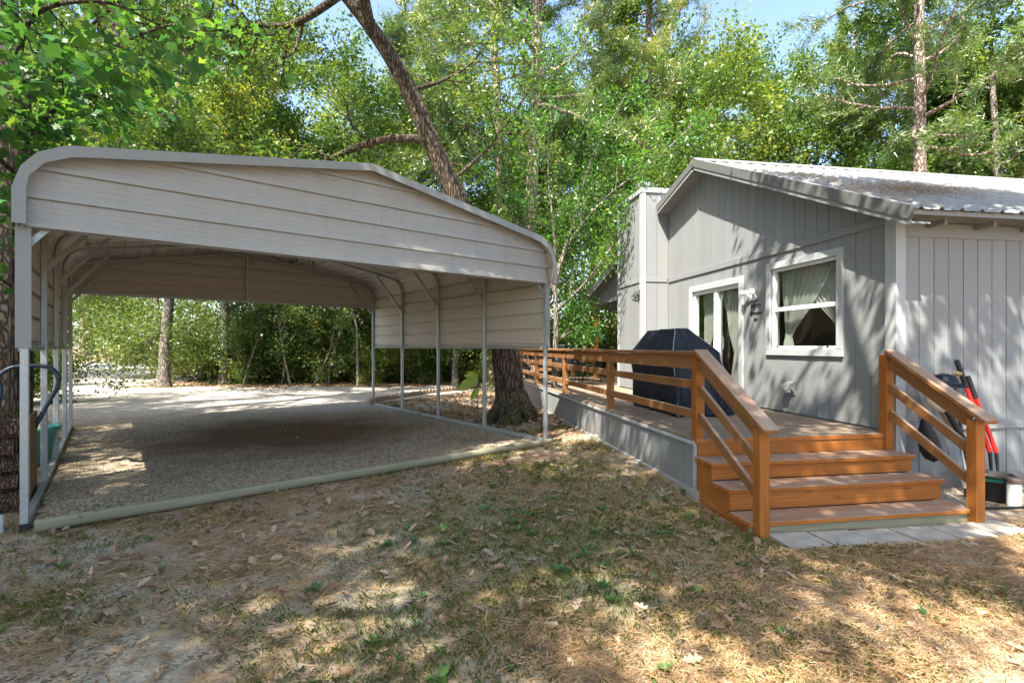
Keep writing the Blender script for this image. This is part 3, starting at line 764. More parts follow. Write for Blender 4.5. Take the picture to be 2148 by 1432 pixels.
# rooms behind the glass
m = MB(); RB = (U0+.131, 8.4, V0+.14, 12.2, .55, 2.86)
a0, a1, c0, c1, z0, z1 = RB
m.poly([H(a1, c0, z0), H(a1, c1, z0), H(a1, c1, z1), H(a1, c0, z1)]); m.poly([H(a0, c0, z0), H(a1, c0, z0), H(a1, c0, z1), H(a0, c0, z1)])
m.poly([H(a0, c1, z0), H(a1, c1, z0), H(a1, c1, z1), H(a0, c1, z1)]); m.poly([H(a0, c0, z0), H(a1, c0, z0), H(a1, c1, z0), H(a0, c1, z0)])
m.poly([H(a0, c0, z1), H(a1, c0, z1), H(a1, c1, z1), H(a0, c1, z1)]); m.obj('room', M['room'], hs)
# floodlight, plant hook, dryer vent, wall lettering
fl = thing('floodlight', 'twin white bulb floodlight on the grey wall above the lettering', 'floodlight', H(U0, 7.2, 2.35))
MB().lathe(Vector(), [(0, 0), (.055, 0), (.055, .02), (.03, .035), (0, .035)], 16).obj('mount', M['white'], fl)
fl.children[0].matrix_basis = frame(H(U0-.004, 7.12, 2.30), D2, Z=-D3)
for dv, dz in ((.10, .06), (-.09, .05)):
    c = H(U0-.09, 7.12+dv, 2.36+dz*.3)
    MB().tube([H(U0-.03, 7.12+dv*.3, 2.31), c], .016, 8).obj('arm', M['white'], fl)
    ax = (D3*-.55+D2*(.5 if dv > 0 else -.5)+UP*-.1).normalized()
    bl = MB().lathe(Vector(), [(.020, -.05), (.030, -.025), (.046, .025), (.050, .045), (.036, .058), (0, .062)], 16)
    o = bl.obj('bulb', M['bulb'], fl, True); o.matrix_basis = frame(c, ax.orthogonal(), Z=ax)
hk = thing('plant_hook', 'black scrolled iron plant hook on the chimney chase corner board', 'plant hook', H(UC, 10.1, 2.6))
m = MB(); m.box(H, UC-.030, UC-.021, 10.03, 10.055, 2.50, 2.72)
def scroll(c, r, a0, a1, n=14, k=.0): return [c+D2*((r-k*i)*math.cos(a0+(a1-a0)*i/n))+UP*((r-k*i)*math.sin(a0+(a1-a0)*i/n)) for i in range(n+1)]
cc = H(UC-.03, 10.12, 2.62)
m.tube([H(UC-.03, 10.05, 2.69), H(UC-.03, 10.2, 2.70), H(UC-.03, 10.34, 2.66), H(UC-.03, 10.42, 2.61), H(UC-.03, 10.46, 2.63)], .007, 6)
m.tube(scroll(cc, .055, 0, 9, 22, .0016), .006, 6); m.tube(scroll(H(UC-.03, 10.26, 2.61), .05, 3, -6, 22, .0016), .006, 6)
m.tube([H(UC-.03, 10.05, 2.52), H(UC-.03, 10.15, 2.57), H(UC-.03, 10.3, 2.6), H(UC-.03, 10.38, 2.62)], .006, 6)
m.obj('bracket', M['black'], hk)
dv_ = thing('dryer_vent', 'small grey louvred dryer vent hood low on the gable wall', 'vent', H(U0, 6.31, 1.0))
m = MB(); m.box(H, U0-.012, U0-.003, 6.22, 6.40, .90, 1.08); m.obj('plate', M['ctrim'], dv_)
m = MB(); m.prism([H(U0-.012, 6.235, 1.075), H(U0-.10, 6.235, 1.03), H(U0-.12, 6.235, .97), H(U0-.012, 6.235, 1.06)], D2*.15)
m.prism([H(U0-.012, 6.235, 1.06), H(U0-.105, 6.235, 1.02), H(U0-.012, 6.235, .93)], D2*.006); m.prism([H(U0-.012, 6.379, 1.06), H(U0-.105, 6.379, 1.02), H(U0-.012, 6.379, .93)], D2*.006)
m.obj('hood', M['galv'], dv_)
MB().lathe(H(U0-.055, 6.31, .93), [(.04, 0), (.045, .05), (.045, .09)], 14).obj('duct', M['pvc'], dv_)
def text(name, body, size, m, mat, parent=None, align='CENTER', shear=0, offset=0.0):
    cu = bpy.data.curves.new(name, 'FONT'); cu.body = body; cu.size = size; cu.extrude = .0015; cu.align_x = align; cu.shear = shear; cu.offset = offset
    ob = bpy.data.objects.new(name, cu); COL.objects.link(ob); dg = bpy.context.evaluated_depsgraph_get()
    me = bpy.data.meshes.new_from_object(ob.evaluated_get(dg)); bpy.data.objects.remove(ob)
    me.materials.clear(); return mobj(name, me, mat, parent, m)
wl = thing('wall_lettering', 'small black script wall lettering beside the sliding door', 'wall lettering', H(U0, 7.15, 2.05))
for s_, z, sz, sh in (('The', 2.235, .06, .3), ('PATIO', 2.135, .085, 0), ('Summer', 2.035, .085, .35), ('Bar', 1.945, .07, .3)):
    text('lettering', s_, sz, frame(H(U0-.005, 7.08, z), -D2, Z=-D3), M['black'], wl, shear=sh, offset=.0012)
# ------------------------------------------------------------------ deck
UD = 2.63; VD = 4.735; DZ = .634; VDE = 15.15
dk = thing('deck', 'long weathered wooden deck with grey boarded skirt along the gable wall', 'deck', H(3.7, 9, 0))
v = VD+.005; rr = random.Random(5)
while v < VDE-.1:
    u1 = U0-.022 if v < VC0-.12 else (UC-.005 if v < VC1 else U0-.022 if v < 12.3 else 10.4)
    board('deck_board', M['deck'], dk, H((UD-.02+u1)/2, v+.069, DZ-.019+rr.uniform(-.0015, .0015)), D3, UP, u1-UD+.02, .138, .038, .004); v += .1445
sk = part_empty('skirt', dk, H(UD, 9, .3))
Fk = lambda a, d, z: H(UD+d, a, z)
vboards(sk, Fk, VD+.03, VDE, lambda a: .12, lambda a: .585, pitch=.203)
MB().box(Fk, VD+.02, VDE, .018, .04, 0, .58).obj('backing', M['siding'], sk)
hb('skirt_cap', M['trim'], sk, Fk, VD-.01, VDE, -.030, .004, .575, .612)
hb('base_board', M['trim'], sk, Fk, VD-.06, VDE, -.034, .0, -.02, .135)
hb('corner_board', M['trim'], sk, Fk, VD-.004, VD+.035, -.014, .012, .13, .575)
hb('base_board', M['trim'], sk, lambda a, d, z: H(a, VD+d, z), UD-.034, UD+.14, -.06, -.03, -.02, .135)
bar('rim_joist', M['cedar'], dk, H(UD+.02, VD+.022, .525), H(U0-.12, VD+.022, .525), D2, .18, .036)
# railing along the outer edge and across the end
rl = thing('deck_railing', 'brown stained deck railing with three rails along the outer edge', 'railing', H(2.70, 10, DZ))
PU = 2.69
VP = [4.80, 7.30, 9.83, 12.45, 15.0]
for v in VP[1:]: bar('post', M['rail'], rl, H(PU, v, DZ-.02), H(PU, v, 1.475), D2, .089, .089, .004)
for a, b in zip(VP, VP[1:]):
    a2, b2 = a+.047, b-.047
    bar('rail', M['rail'], rl, H(PU-.03, a2 if a > 5 else a-.04, 1.395), H(PU-.03, b2, 1.395), D3, .14, .038)
    bar('rail', M['rail'], rl, H(PU, a2, 1.165), H(PU, b2, 1.165), D3, .089, .038)
    bar('rail', M['rail'], rl, H(PU, a2, .865), H(PU, b2, .865), D3, .089, .038)
bar('cap_rail', M['rail'], rl, H(PU-.01, VP[0]-.05, 1.488), H(PU-.01, VP[-1]+.05, 1.488), UP, .14, .038)
er = thing('end_railing', 'brown railing across the far end of the deck behind the chairs', 'railing', H(5, 15.05, DZ))
for u in (4.35, 6.2, 8.1, 10): bar('post', M['rail'], er, H(u, 15.04, DZ-.02), H(u, 15.04, 1.475), D3, .089, .089, .004)
for z, w in ((1.395, .14), (1.13, .089), (.865, .089)): bar('rail', M['rail'], er, H(PU+.06, 15.09, z), H(10, 15.09, z), D2, w, .038)
bar('cap_rail', M['rail'], er, H(PU+.08, 15.05, 1.49), H(10, 15.05, 1.49), UP, .14, .038)
# steps
st = thing('wooden_steps', 'orange stained wooden steps leading up to the deck', 'steps', H(3.7, 4.3, 0))
US0, US1 = 2.63, 4.81
RZ = [.108, .300, .468]; TV = [3.86, 4.150, 4.443, VD]
for i in range(3):
    z = RZ[i]; va, vb = TV[i], TV[i+1]
    for k in range(2):
        bar('tread', M['cedar'] if i else M['cedar'], st, H(US0-.02, va-.025+.075+k*.152, z-.019), H(US1+.02, va-.025+.075+k*.152, z-.019), UP, .149, .038, .004)
    zb = -.06 if i == 0 else RZ[i-1]
    bar('riser', M['cedar'] if i else M['greenwood'], st, H(US0, va+.02, (zb+z-.038)/2), H(US1, va+.02, (zb+z-.038)/2), D2, z-.038-zb-.002, .036)
bar('riser', M['cedar'], st, H(US0+.01, VD-.001, (RZ[2]+DZ-.04)/2), H(US1, VD-.001, (RZ[2]+DZ-.04)/2), D2, DZ-.04-RZ[2]-.002, .036)
MB().box(H, US0-.02, US1+.02, VD-.03, VD-.004+.0, DZ-.038, DZ+.001).obj('nosing', M['cedar'], st)
for u in (US0+.004, US1-.04):
    m = MB(); pts = [H(u, TV[0]+.04, -.05)]
    for i in range(3): pts += [H(u, TV[i]+.04, RZ[i]-.040), H(u, TV[i+1]+.04-.001, RZ[i]-.040)]
    pts = [H(u, TV[0]+.04, -.05), H(u, TV[0]+.04, RZ[0]-.040), H(u, TV[1]+.04, RZ[0]-.040), H(u, TV[1]+.04, RZ[1]-.040), H(u, TV[2]+.04, RZ[1]-.040), H(u, TV[2]+.04, RZ[2]-.040), H(u, VD-.02, RZ[2]-.040), H(u, VD-.02, -.05)]
    m.prism(pts, D3*.036); m.obj('stringer', M['cedar'], st, L=frame(H(u, 4.3, .2), D2, Z=D3))
def stair_rail(u, label, zt, vb, ztop, v_top):
    r = thing('stair_railing', label, 'railing', H(u, 4.3, .5))
    bar('post', M['cedar'], r, H(u, v_top, RZ[2] if u > 4 else .45), H(u, v_top, ztop), D2, .095, .095, .004)
    bar('post', M['cedar'], r, H(u, vb, -.05), H(u, vb, zt), D2, .092, .092, .004)
    n = D2.cross(D3)
    A = H(u, v_top-.03, ztop+.012); B = H(u, vb-.12, zt-.03)
    X = (B-A).normalized(); N = X.cross(D3); N = -N if N.z < 0 else N
    side = -1 if u < 4 else -1
    bar('handrail', M['rail'], r, A+N*.024, B+N*.024, N, .145, .038, .004)
    off = D3*0
    for k, (dz, w) in enumerate(((-.085, .12), (-.345, .085), (-.62, .085))):
        a = H(u, v_top-.049, ztop+dz); slope = (B-A).z/(B-A).dot(D2)
        b = H(u, vb+.047, 0); b.z = a.z+slope*((vb+.047)-(v_top-.049))
        if k == 0: b = b-D2*0
        bar('sloping_rail', M['rail'], r, a, b, D3, w, .038, .004)
    return r
stair_rail(2.685, 'brown handrail of the steps on the side of the covered grill', .885, 3.80, 1.475, 4.79)
stair_rail(4.80, 'brown handrail of the steps on the side of the garden tools', .905, 3.83, 1.47, 4.73)
def screws(name, parent, pts):
    m = MB()
    for p in pts: m.poly([p+Vector((math.cos(a*1.047), math.sin(a*1.047), 0))*.0052 for a in range(6)])
    tag(m.obj(name, M['black'], parent), kind='stuff')
sp = []
for i in range(3):
    for k in range(2):
        for u in (US0+.03, US0+.74, US0+1.45, US1-.03):
            for dv in (-.045, .045): sp.append(H(u+.004*k, TV[i]-.025+.075+k*.152+dv, RZ[i]+.0012))
screws('screw_heads', st, sp)
screws('screw_heads', dk, [H(u, VD+.005+i*.1445+.069+dv, DZ+.0028) for i in range(40) for u in (UD+.06, UD+.6, UD+1.1, UD+1.6, UD+2.1) for dv in (-.045, .045)])
# pavers before the steps
rr = random.Random(2)
for i in range(6):
    u0 = 2.73+i*.385; L = .30+rr.uniform(-.01, .012); wv_ = .375
    board('paver', M['paver'], None, H(u0+wv_/2, 3.66, -.012+rr.uniform(-.006, .008)+g1(*H(u0+.2, 3.66, 0).xy)), D3.lerp(D2, rr.uniform(-.012, .012)), UP, wv_-.02, L, .05, .006)
    o = bpy.data.objects[-1] if False else None
pv = [o for o in COL.objects if o.name.startswith('paver')]
names = ['at the railing post nearest the carport', 'second from the carport side', 'third from the carport side', 'fourth from the carport side', 'fifth from the carport side, second from the right post', 'at the right railing post by the tools']
for o, nm in zip(pv, names): tag(o, 'pale concrete paver before the steps, '+nm, 'paver', 'concrete pavers before the steps')

# ------------------------------------------------------------------ things on the deck
def grill():
    g = thing('grill', 'tall grill under a navy blue fabric cover on the deck', 'grill', H(3.55, 6.9, DZ))
    z0 = DZ+.015; zs = 1.475; zt = 1.80; m = MB()
    lv = [  # z, u0,u1,v0,v1
        (z0, 3.20, 4.00, 6.20, 7.60), (z0+.25, 3.19, 3.96, 6.21, 7.60), (z0+.5, 3.18, 3.90, 6.24, 7.62), (1.36, 3.16, 3.84, 6.27, 7.66), (zs, 3.17, 3.83, 6.29, 7.66),
        (1.62, 3.246, 3.70, 6.41, 7.55), (1.72, 3.30, 3.60, 6.49, 7.48), (zt, 3.34, 3.53, 6.56, 7.42)]
    nu, nv = 10, 16; rings = []
    for z, a0, a1, b0, b1 in lv:
        ring = []
        per = [(a0+(a1-a0)*i/nu, b0) for i in range(nu)]+[(a1, b0+(b1-b0)*i/nv) for i in range(nv)]+[(a1-(a1-a0)*i/nu, b1) for i in range(nu)]+[(a0, b1-(b1-b0)*i/nv) for i in range(nv)]
        for i, (a, b) in enumerate(per):
            w = .022*(1-(z-z0)/(zs-z0)) if z < zs else 0
            w = max(w, 0)+.006
            fo = math.sin(i*1.9+z*2)*w+math.sin(i*.83+z*5)*w*.8
            ca, cb = (a0+a1)/2, (b0+b1)/2; da, db = a-ca, b-cb; L = math.hypot(da, db)
            ring.append(H(a+da/L*fo, b+db/L*fo, z+(.015*math.sin(i*1.3) if z == z0 else 0)))
        rings.append(ring)
    n = len(rings[0]); 
    for r in rings: m.v += r
    for k in range(len(rings)-1):
        for i in range(n): j = (i+1) % n; m.f.append((k*n+i, k*n+j, (k+1)*n+j, (k+1)*n+i))
    m.f.append(tuple((len(rings)-1)*n+i for i in range(n)))
    o = m.obj('cover', M['cover'], g, True)
    bm = bmesh.new(); bm.from_mesh(o.data); bmesh.ops.subdivide_edges(bm, edges=list(bm.edges), cuts=3, use_grid_fill=True)
    bm.normal_update()
    for v in bm.verts:
        p = v.co; h = p.z-z0; k = .030 if p.z < zs else .012
        w = noise.noise(Vector((p.x*5, p.y*5, p.z*1.4)))+.5*noise.noise(Vector((p.x*11+3, p.y*11, p.z*4)))
        v.co = p+v.normal*k*w-UP*(.012*abs(noise.noise(Vector((p.x*3, p.y*3, 9)))) if p.z > zs else 0)
    bm.to_mesh(o.data); bm.free(); o.data.shade_smooth(); o.data.set_sharp_from_angle(angle=R(28))
    def edge(ix): return [r[ix]+(r[ix]-H(3.5, 6.9, r[ix].z)).normalized()*.002 for r in rings]
    for ix in (0, nu, 2*nu+nv): MB().tube(edge(ix), .0055, 6).obj('piping', M['piping'], g)
    MB().tube([rings[-1][i] for i in range(0, nu+1)], .006, 6).obj('piping', M['piping'], g)
    # strap across the near end and a caster showing below
    MB().box(H, 3.33, 3.60, 6.42, 6.432, 1.56, 1.585).obj('strap', M['black'], g)
    for u, v in ((3.28, 7.5), (3.9, 6.3), (3.28, 6.3)):
        MB().tube([H(u, v-.012, DZ+.03), H(u, v+.012, DZ+.03)], .03, 12).obj('caster', M['black'], g)
grill()
def patio_chair(loc, rot):
    c = bpy.data.objects.new('patio_chair', None)
    rm = Matrix.Translation(loc)@Matrix.Rotation(rot, 4, 'Z'); reg(c, Matrix.Identity(4))
    w = .27
    seat = MB(); pts = [Vector((-w, -.24, .43)), Vector((w, -.24, .43)), Vector((w, .0, .40)), Vector((-w, .0, .40)), Vector((w, .22, .42)), Vector((-w, .22, .42))]
    def slab(m, q, t=Vector((0, 0, .012))): m.prism(q, t)
    slab(seat, [Vector((-w, -.24, .43)), Vector((w, -.24, .43)), Vector((w, .22, .40)), Vector((-w, .22, .40))]); seat.obj('seat', M['sling'], c)
    bk = MB(); bk.prism([Vector((-w, .22, .42)), Vector((w, .22, .42)), Vector((w, .36, .92)), Vector((-w, .36, .92))], Vector((0, .012, 0))); bk.obj('backrest', M['sling'], c)
    for s in (-1, 1):
        x = s*(w+.02)
        MB().tube([Vector((x, -.34, 0)), Vector((x, -.30, .2)), Vector((x, -.25, .42)), Vector((x, -.22, .60)), Vector((x, -.10, .66)), Vector((x, .10, .65)), Vector((x, .28, .60))], .012, 8).obj('arm', M['black'], c)
        MB().tube([Vector((x, .42, 0)), Vector((x, .30, .22)), Vector((x, .20, .40)), Vector((x, .30, .70)), Vector((x, .37, .95)), Vector((x, .36, .97))], .012, 8).obj('back_leg', M['black'], c)
    MB().tube([Vector((-w-.02, .37, .95)), Vector((w+.02, .37, .95))], .012, 8).obj('top_rail', M['black'], c)
    MB().tube([Vector((-w-.02, -.25, .42)), Vector((w+.02, -.25, .42))], .012, 8).obj('front_rail', M['black'], c)
    c.matrix_basis = rm
    return c
for (u, v, r, lb) in ((3.55, 12.6, 2.9, 'black mesh patio chair with its back to the railing, nearest the steps'), (4.35, 13.3, 4.2, 'black mesh patio chair seen from the side, nearest the porch post'), (3.15, 13.9, 1.1, 'black mesh patio chair furthest along the deck by the outer railing')):
    c = patio_chair(H(u, v, DZ), r); tag(c, lb, 'chair', 'black patio chairs round the deck table')
pt = thing('patio_table', 'round black patio table between the black mesh chairs', 'table', H(3.75, 13.55, DZ))
MB().lathe(H(3.75, 13.55, DZ+.68), [(0, 0), (.46, 0), (.48, .012), (.46, .024), (0, .026)], 28).obj('table_top', M['black'], pt)
for k in range(4):
    a = k*math.pi/2+.4; d = Vector((math.cos(a), math.sin(a), 0)); c0 = H(3.75, 13.55, DZ)
    MB().tube([c0+d*.40, c0+d*.30+UP*.35, c0+d*.36+UP*.68], .013, 8).obj('leg', M['black'], pt)
# hanging fern
def ferns():
    f = thing('hanging_fern', 'bushy green fern hanging in a basket by the porch post', 'hanging fern', H(4.55, 14.0, 2.0))
    c0 = H(4.60, 13.8, 1.98)
    MB().lathe(c0, [(.0, -.16), (.10, -.15), (.15, 0), (.155, .02), (.0, .01)], 14).obj('basket', M['black'], f)
    m = MB()
    for k in range(3):
        a = k*2.09; m.tube([c0+Vector((.15*math.cos(a), .15*math.sin(a), .02)), c0+UP*.55], .004, 4)
    m.tube([c0+UP*.55, H(4.85, 13.8, 2.765)-D3*.0], .004, 4); m.obj('chain', M['black'], f)
    V = []; r = random.Random(4)
    for k in range(150):
        a = r.uniform(0, 6.28); el = r.uniform(.1, 1.4); L = r.uniform(.30, .50); d = Vector((math.cos(a), math.sin(a), 0)); sd = Vector((-math.sin(a), math.cos(a), 0))
        prev = None
        for i in range(9):
            t = i/8; p = c0+d*(.04+L*t*math.cos(el*.6))+UP*(.05+L*(.75*math.sin(el)*t-1.15*t*t)); 
            if prev is not None:
                w = .052*math.sin(math.pi*min(1, t*.9+.12))
                for s in (-1, 1):
                    for q in (0, .5):
                        b = prev+(p-prev)*q
                        V += [b, b+(p-prev)*.45, b+sd*s*w-UP*.02+(p-prev)*.5]
            prev = p
    mobj('fronds', npmesh('fronds', np.array([tuple(x) for x in V]), 3, M['fern']), None, f)
ferns()

# ------------------------------------------------------------------ garden tools by the front wall
def lean(base, top): return Vector(base), Vector(top)
def Hg(u, v, z=0): p = H(u, v, 0); return Vector((p.x, p.y, g1(p.x, p.y)+z))
WV = V0-.05
# red loppers standing on end
lp = thing('loppers', 'red handled loppers with black grips standing against the front wall', 'loppers', Hg(5.6, 4.55))
for k, (ut, ub, zt) in enumerate(((5.57, 5.83, 1.41), (5.66, 5.86, 1.24))):
    a, b = H(ut, WV-.03-k*.04, zt), H(ub, WV-.16-k*.04, .45); d = (b-a)
    MB().tube([a, a+d*.02, a+d*.30], [.020, .026, .024], 10).obj('grip', M['rubber'], lp)
    MB().tube([a+d*.30, a+d*1.0], .021, 10).obj('handle', M['red'], lp)
    MB().tube([b, b+Vector((.02, 0, -.25))], [.018, .012], 8).obj('blade', M['black'], lp)
sh = thing('shovel', 'shovel with a white plastic scoop leaning behind the right stair rail', 'shovel', Hg(5.1, 4.5))
MB().tube([H(4.99, WV-.02, 1.42), H(5.12, WV-.05, 1.15), H(5.38, WV-.20, .62), H(5.62, WV-.30, .20)], .016, 8).obj('shaft', M['handle'], sh)
rk = thing('leaf_blower', 'cream and black leaf blower hanging between the stair rails', 'leaf blower', H(5.2, 4.45, .9))
hb1 = MB().lathe(Vector(), [(0, -.15), (.05, -.14), (.085, -.06), (.095, .03), (.075, .10), (.04, .135), (0, .14)], 18).obj('housing', M['shell'], rk, True)
hb1.matrix_basis = frame(H(5.20, WV-.17, .98), D2, Z=(D3*.9-UP*.3).normalized())
MB().lathe(H(5.35, WV-.235, .965), [(0, -.01), (.016, -.01), (.016, .01), (0, .012)], 10).obj('cap', M['black'], rk)
MB().tube([H(5.08, WV-.18, 1.02), H(5.02, WV-.2, 1.10), H(5.10, WV-.2, 1.17), H(5.2, WV-.18, 1.10)], .016, 8).obj('handle', M['black'], rk)
MB().tube([H(5.25, WV-.2, .90), H(5.42, WV-.22, .62), H(5.6, WV-.25, .20)], [.032, .026, .022], 10).obj('tube', M['rubber'], rk)
bg_ = thing('black_bag', 'black mesh bag hanging among the tools behind the right stair rail', 'bag', H(5.15, 4.5, .6))
m = MB(); rr = random.Random(8)
m.lathe(H(5.12, WV-.16, .38), [(0, 0), (.06, .02), (.095, .10), (.085, .24), (.05, .36), (.02, .42), (0, .44)], 14)
for i, v in enumerate(m.v): m.v[i] = v+Vector((rr.uniform(-.012, .012), rr.uniform(-.012, .012), rr.uniform(-.015, .015)))+D3*((.82-v.z)*.25-.1)
m.obj('bag', M['rubber'], bg_, True)
hm = thing('garden_hoe', 'old hoe with a pale bent wooden handle beside the red loppers', 'hoe', Hg(5.4, 4.5))
MB().tube([H(5.50, WV-.06, 1.22), H(5.51, WV-.12, 1.27), H(5.42, WV-.14, 1.285)], .020, 8).obj('hook', M['handle'], hm)
MB().tube([H(5.50, WV-.06, 1.24), H(5.52, WV-.12, .70), H(5.55, WV-.2, .12)], .015, 8).obj('shaft', M['black'], hm)
MB().tube([H(5.48, WV-.135, .62), H(5.51, WV-.16, .42)], .024, 10).obj('blue_grip', M['navytube'], hm)
hat = thing('baseball_hat', 'dark navy cap hung on the hoe handle against the front wall', 'cap', H(5.25, 4.6, 1.2))
m = MB().lathe(H(5.36, WV-.08, 1.16), [(.12, 0), (.118, .04), (.09, .085), (.04, .105), (0, .11)], 16); m.prism([H(5.22, WV-.16, 1.165), H(5.48, WV-.16, 1.165), H(5.45, WV-.26, 1.13), H(5.25, WV-.26, 1.13)], UP*.006); m.obj('cap', M['cover'], hat)
ax = thing('trimmer', 'string trimmer with grey shaft leaning behind the right stair rail', 'string trimmer', Hg(5.2, 4.4))
MB().tube([H(5.30, WV-.10, 1.12), H(5.42, WV-.16, .72), H(5.50, WV-.22, .10)], .013, 8).obj('shaft', M['galv'], ax)
MB().lathe(H(5.52, WV-.24, .03), [(.0, 0), (.07, .0), (.075, .03), (.04, .07), (0, .08)], 14).obj('head', M['black'], ax)
MB().tube([H(5.36, WV-.13, .93)+D2*.0, H(5.30, WV-.26, .95), H(5.38, WV-.30, .88), H(5.42, WV-.18, .80)], .011, 8).obj('loop_handle', M['black'], ax)
# tub and cleanout pipe
tb = thing('black_tub', 'black plastic tub behind the right railing post', 'tub', Hg(5.75, 4.30))
MB().lathe(Hg(5.66, 4.36), [(.0, .012), (.11, 0), (.13, .02), (.17, .24), (.185, .25), (.185, .265), (.165, .265), (.12, .04), (0, .035)], 28).obj('shell', M['rubber'], tb, True)
for z in (.21, .228): MB().lathe(Hg(5.66, 4.36, z), [(.166, 0), (.176, .006), (.169, .012)], 28).obj('rim_band', M['teal'], tb)
pc = thing('cleanout_pipe', 'short white pipe with a brown cap beside the black tub', 'pipe', Hg(6.0, 4.42))
MB().lathe(Hg(5.62, 4.13, -.02), [(.055, 0), (.055, .26), (0, .26)], 20).obj('pipe', M['pvc'], pc, True)
MB().lathe(Hg(5.62, 4.13, .235), [(.064, 0), (.066, .035), (.06, .045), (0, .048)], 20).obj('cap', M['browncap'], pc)
hz = MB(); hz.tube([Hg(u, 4.12+.05*math.sin(u*3), .014) for u in np.linspace(5.2, 7.2, 14)], .013, 8)
tag(hz.obj('garden_hose', M['rubber'], None, True), 'black garden hose lying on the dirt by the white pipe', 'hose')

# ------------------------------------------------------------------ round the carport
def Cg(s, t, z=0): p = C(s, t, 0); return Vector((p.x, p.y, g1(p.x, p.y)+z))
tl = MB(); n = 26; pts = [C(-6.0+6.02*i/n, -.13+.01*math.sin(i*.9), .055+.002*math.sin(i*.7)) for i in range(n+1)]
tl.tube(pts, [.052+.001*math.sin(i*.7) for i in range(n+1)], 16)
tag(tl.obj('landscape_timber', M['greenwood'], None, True, L=frame(C(-3, -.13, .055), CA, Z=UP)), 'long round landscape timber across the front of the gravel bay', 'timber')
# planter
pl = thing('planter', 'large teal plastic planter tub at the left carport posts', 'planter', Cg(-6.32, 3.3))
MB().lathe(Cg(-6.33, 3.15, .05), [(0, .0), (.20, 0), (.22, .03), (.285, .40), (.325, .42), (.33, .46), (.30, .47), (.285, .44), (.0, .42)], 28).obj('pot', M['teal'], pl, True)
MB().lathe(Cg(-6.33, 3.15, .475), [(0, .05), (.12, .035), (.24, .01), (.28, 0)], 20).obj('soil', M['soil'], pl)
r = random.Random(1); V = []
for k in range(40):
    a = r.uniform(0, 6.28); b = Cg(-6.33, 3.15, .50)+Vector((math.cos(a), math.sin(a), 0))*r.uniform(0, .2); d = Vector((r.uniform(-1, 1), r.uniform(-1, 1), 1.2)).normalized(); s_ = d.orthogonal().normalized()*.02
    L = r.uniform(.06, .16); V += [b-s_*.4, b+s_*.4, b+d*L]
mobj('dry_plant', npmesh('dry_plant', np.array([tuple(x) for x in V]), 3, M['straw']), None, pl)
pw = thing('plywood_sheet', 'brown plywood panel on edge beside the firewood', 'plywood', Cg(-6.25, 1.2))
bar('panel', M['ply'], pw, Cg(-6.13, 1.0, .43), Cg(-6.13, 1.64, .43), CA, .86, .018)
# firewood
fw_ = random.Random(12); k = 0
for row in range(5):
    for i in range(4):
        z = .10+row*.165; s = -6.80+(-1)**row*.02; t = .50+i*.21+row*.02+fw_.uniform(-.02, .02); rad = fw_.uniform(.068, .092); m = MB(); L = .42+fw_.uniform(-.05, .05)
        c = Cg(s+.40, t+.25, z); nn = 9; a0 = fw_.uniform(0, 6)
        split = fw_.random() < .6
        P = []
        for q in range(nn):
            a = a0+2*math.pi*q/nn; rq = rad*(1+fw_.uniform(-.12, .12))*(.45 if split and 2 <= q <= 4 else 1); P.append((math.cos(a)*rq, math.sin(a)*rq))
        A = [c+CB*p+UP*w+CA*(L/2) for p, w in P]; B = [c+CB*p*.96+UP*w*.96-CA*(L/2) for p, w in P]
        log = thing('firewood_log', None, None, c)
        m2 = MB(); n0 = len(P); m2.v = A+B; m2.f = [(i2, (i2+1) % n0, n0+(i2+1) % n0, n0+i2) for i2 in range(n0)]
        m2.obj('bark', M['logbark'], log)
        MB().poly(A).obj('cut_end', M['logend'], log); MB().poly(B[::-1]).obj('cut_end', M['logend'], log)
        tag(log, ('top', 'upper', 'middle', 'lower', 'bottom')[4-row]+' row split firewood log, '+('nearest the front', 'second from the front', 'third from the front', 'furthest back')[i]+' of its row', 'log', 'split logs stacked left of the carport')
# cart with curved tube handles
wb = thing('garden_cart', 'garden cart standing behind the firewood with looped dark blue tube handles', 'cart', Cg(-6.9, 1.1))
def curve(P, n=6):
    P = [Vector(p) for p in P]; out = []
    Q = [P[0]]+P+[P[-1]]
    for i in range(1, len(Q)-2):
        for k in range(n):
            t = k/n; a, b, c, d = Q[i-1:i+3]; out.append(.5*((2*b)+(c-a)*t+(2*a-5*b+4*c-d)*t*t+(3*b-a-3*c+d)*t**3))
    return out+[Q[-2]]
MB().tube(curve([(-5.02, 4.7, .35), (-4.93, 4.85, .75), (-4.88, 4.9, 1.12), (-4.95, 4.92, 1.25), (-5.12, 4.95, 1.30), (-5.35, 5.0, 1.26)]), .030, 10).obj('handle', M['navytube'], wb, True)
MB().tube(curve([(-5.45, 5.15, .6), (-5.40, 5.3, 1.1), (-5.33, 5.42, 1.30), (-5.20, 5.5, 1.345), (-5.0, 5.55, 1.33), (-4.92, 5.57, 1.24), (-4.92, 5.57, 1.12), (-4.99, 5.52, .92), (-5.05, 5.45, .7)]), .022, 10).obj('handle', M['navytube'], wb, True)
MB().tube(curve([(-5.02, 4.7, .35), (-5.10, 4.95, .25), (-5.25, 5.2, .3), (-5.45, 5.15, .6)]), .02, 8).obj('frame', M['navytube'], wb, True)
for y in (4.75, 5.35): MB().tube([(-5.35, y, .17), (-5.30, y, .17)], .16, 20).obj('wheel', M['rubber'], wb)
MB().tube([(-5.33, 4.75, .17), (-5.33, 5.35, .17)], .012, 8).obj('axle', M['galv'], wb)
wpb = MB().lathe(Vector((-4.18, 4.18, 0))+Vector((-.12, .12, g1(-4.3, 4.3)-.02)), [(.04, 0), (.04, .16), (0, .165)], 14).obj('pipe_stub', M['pvc'], None)
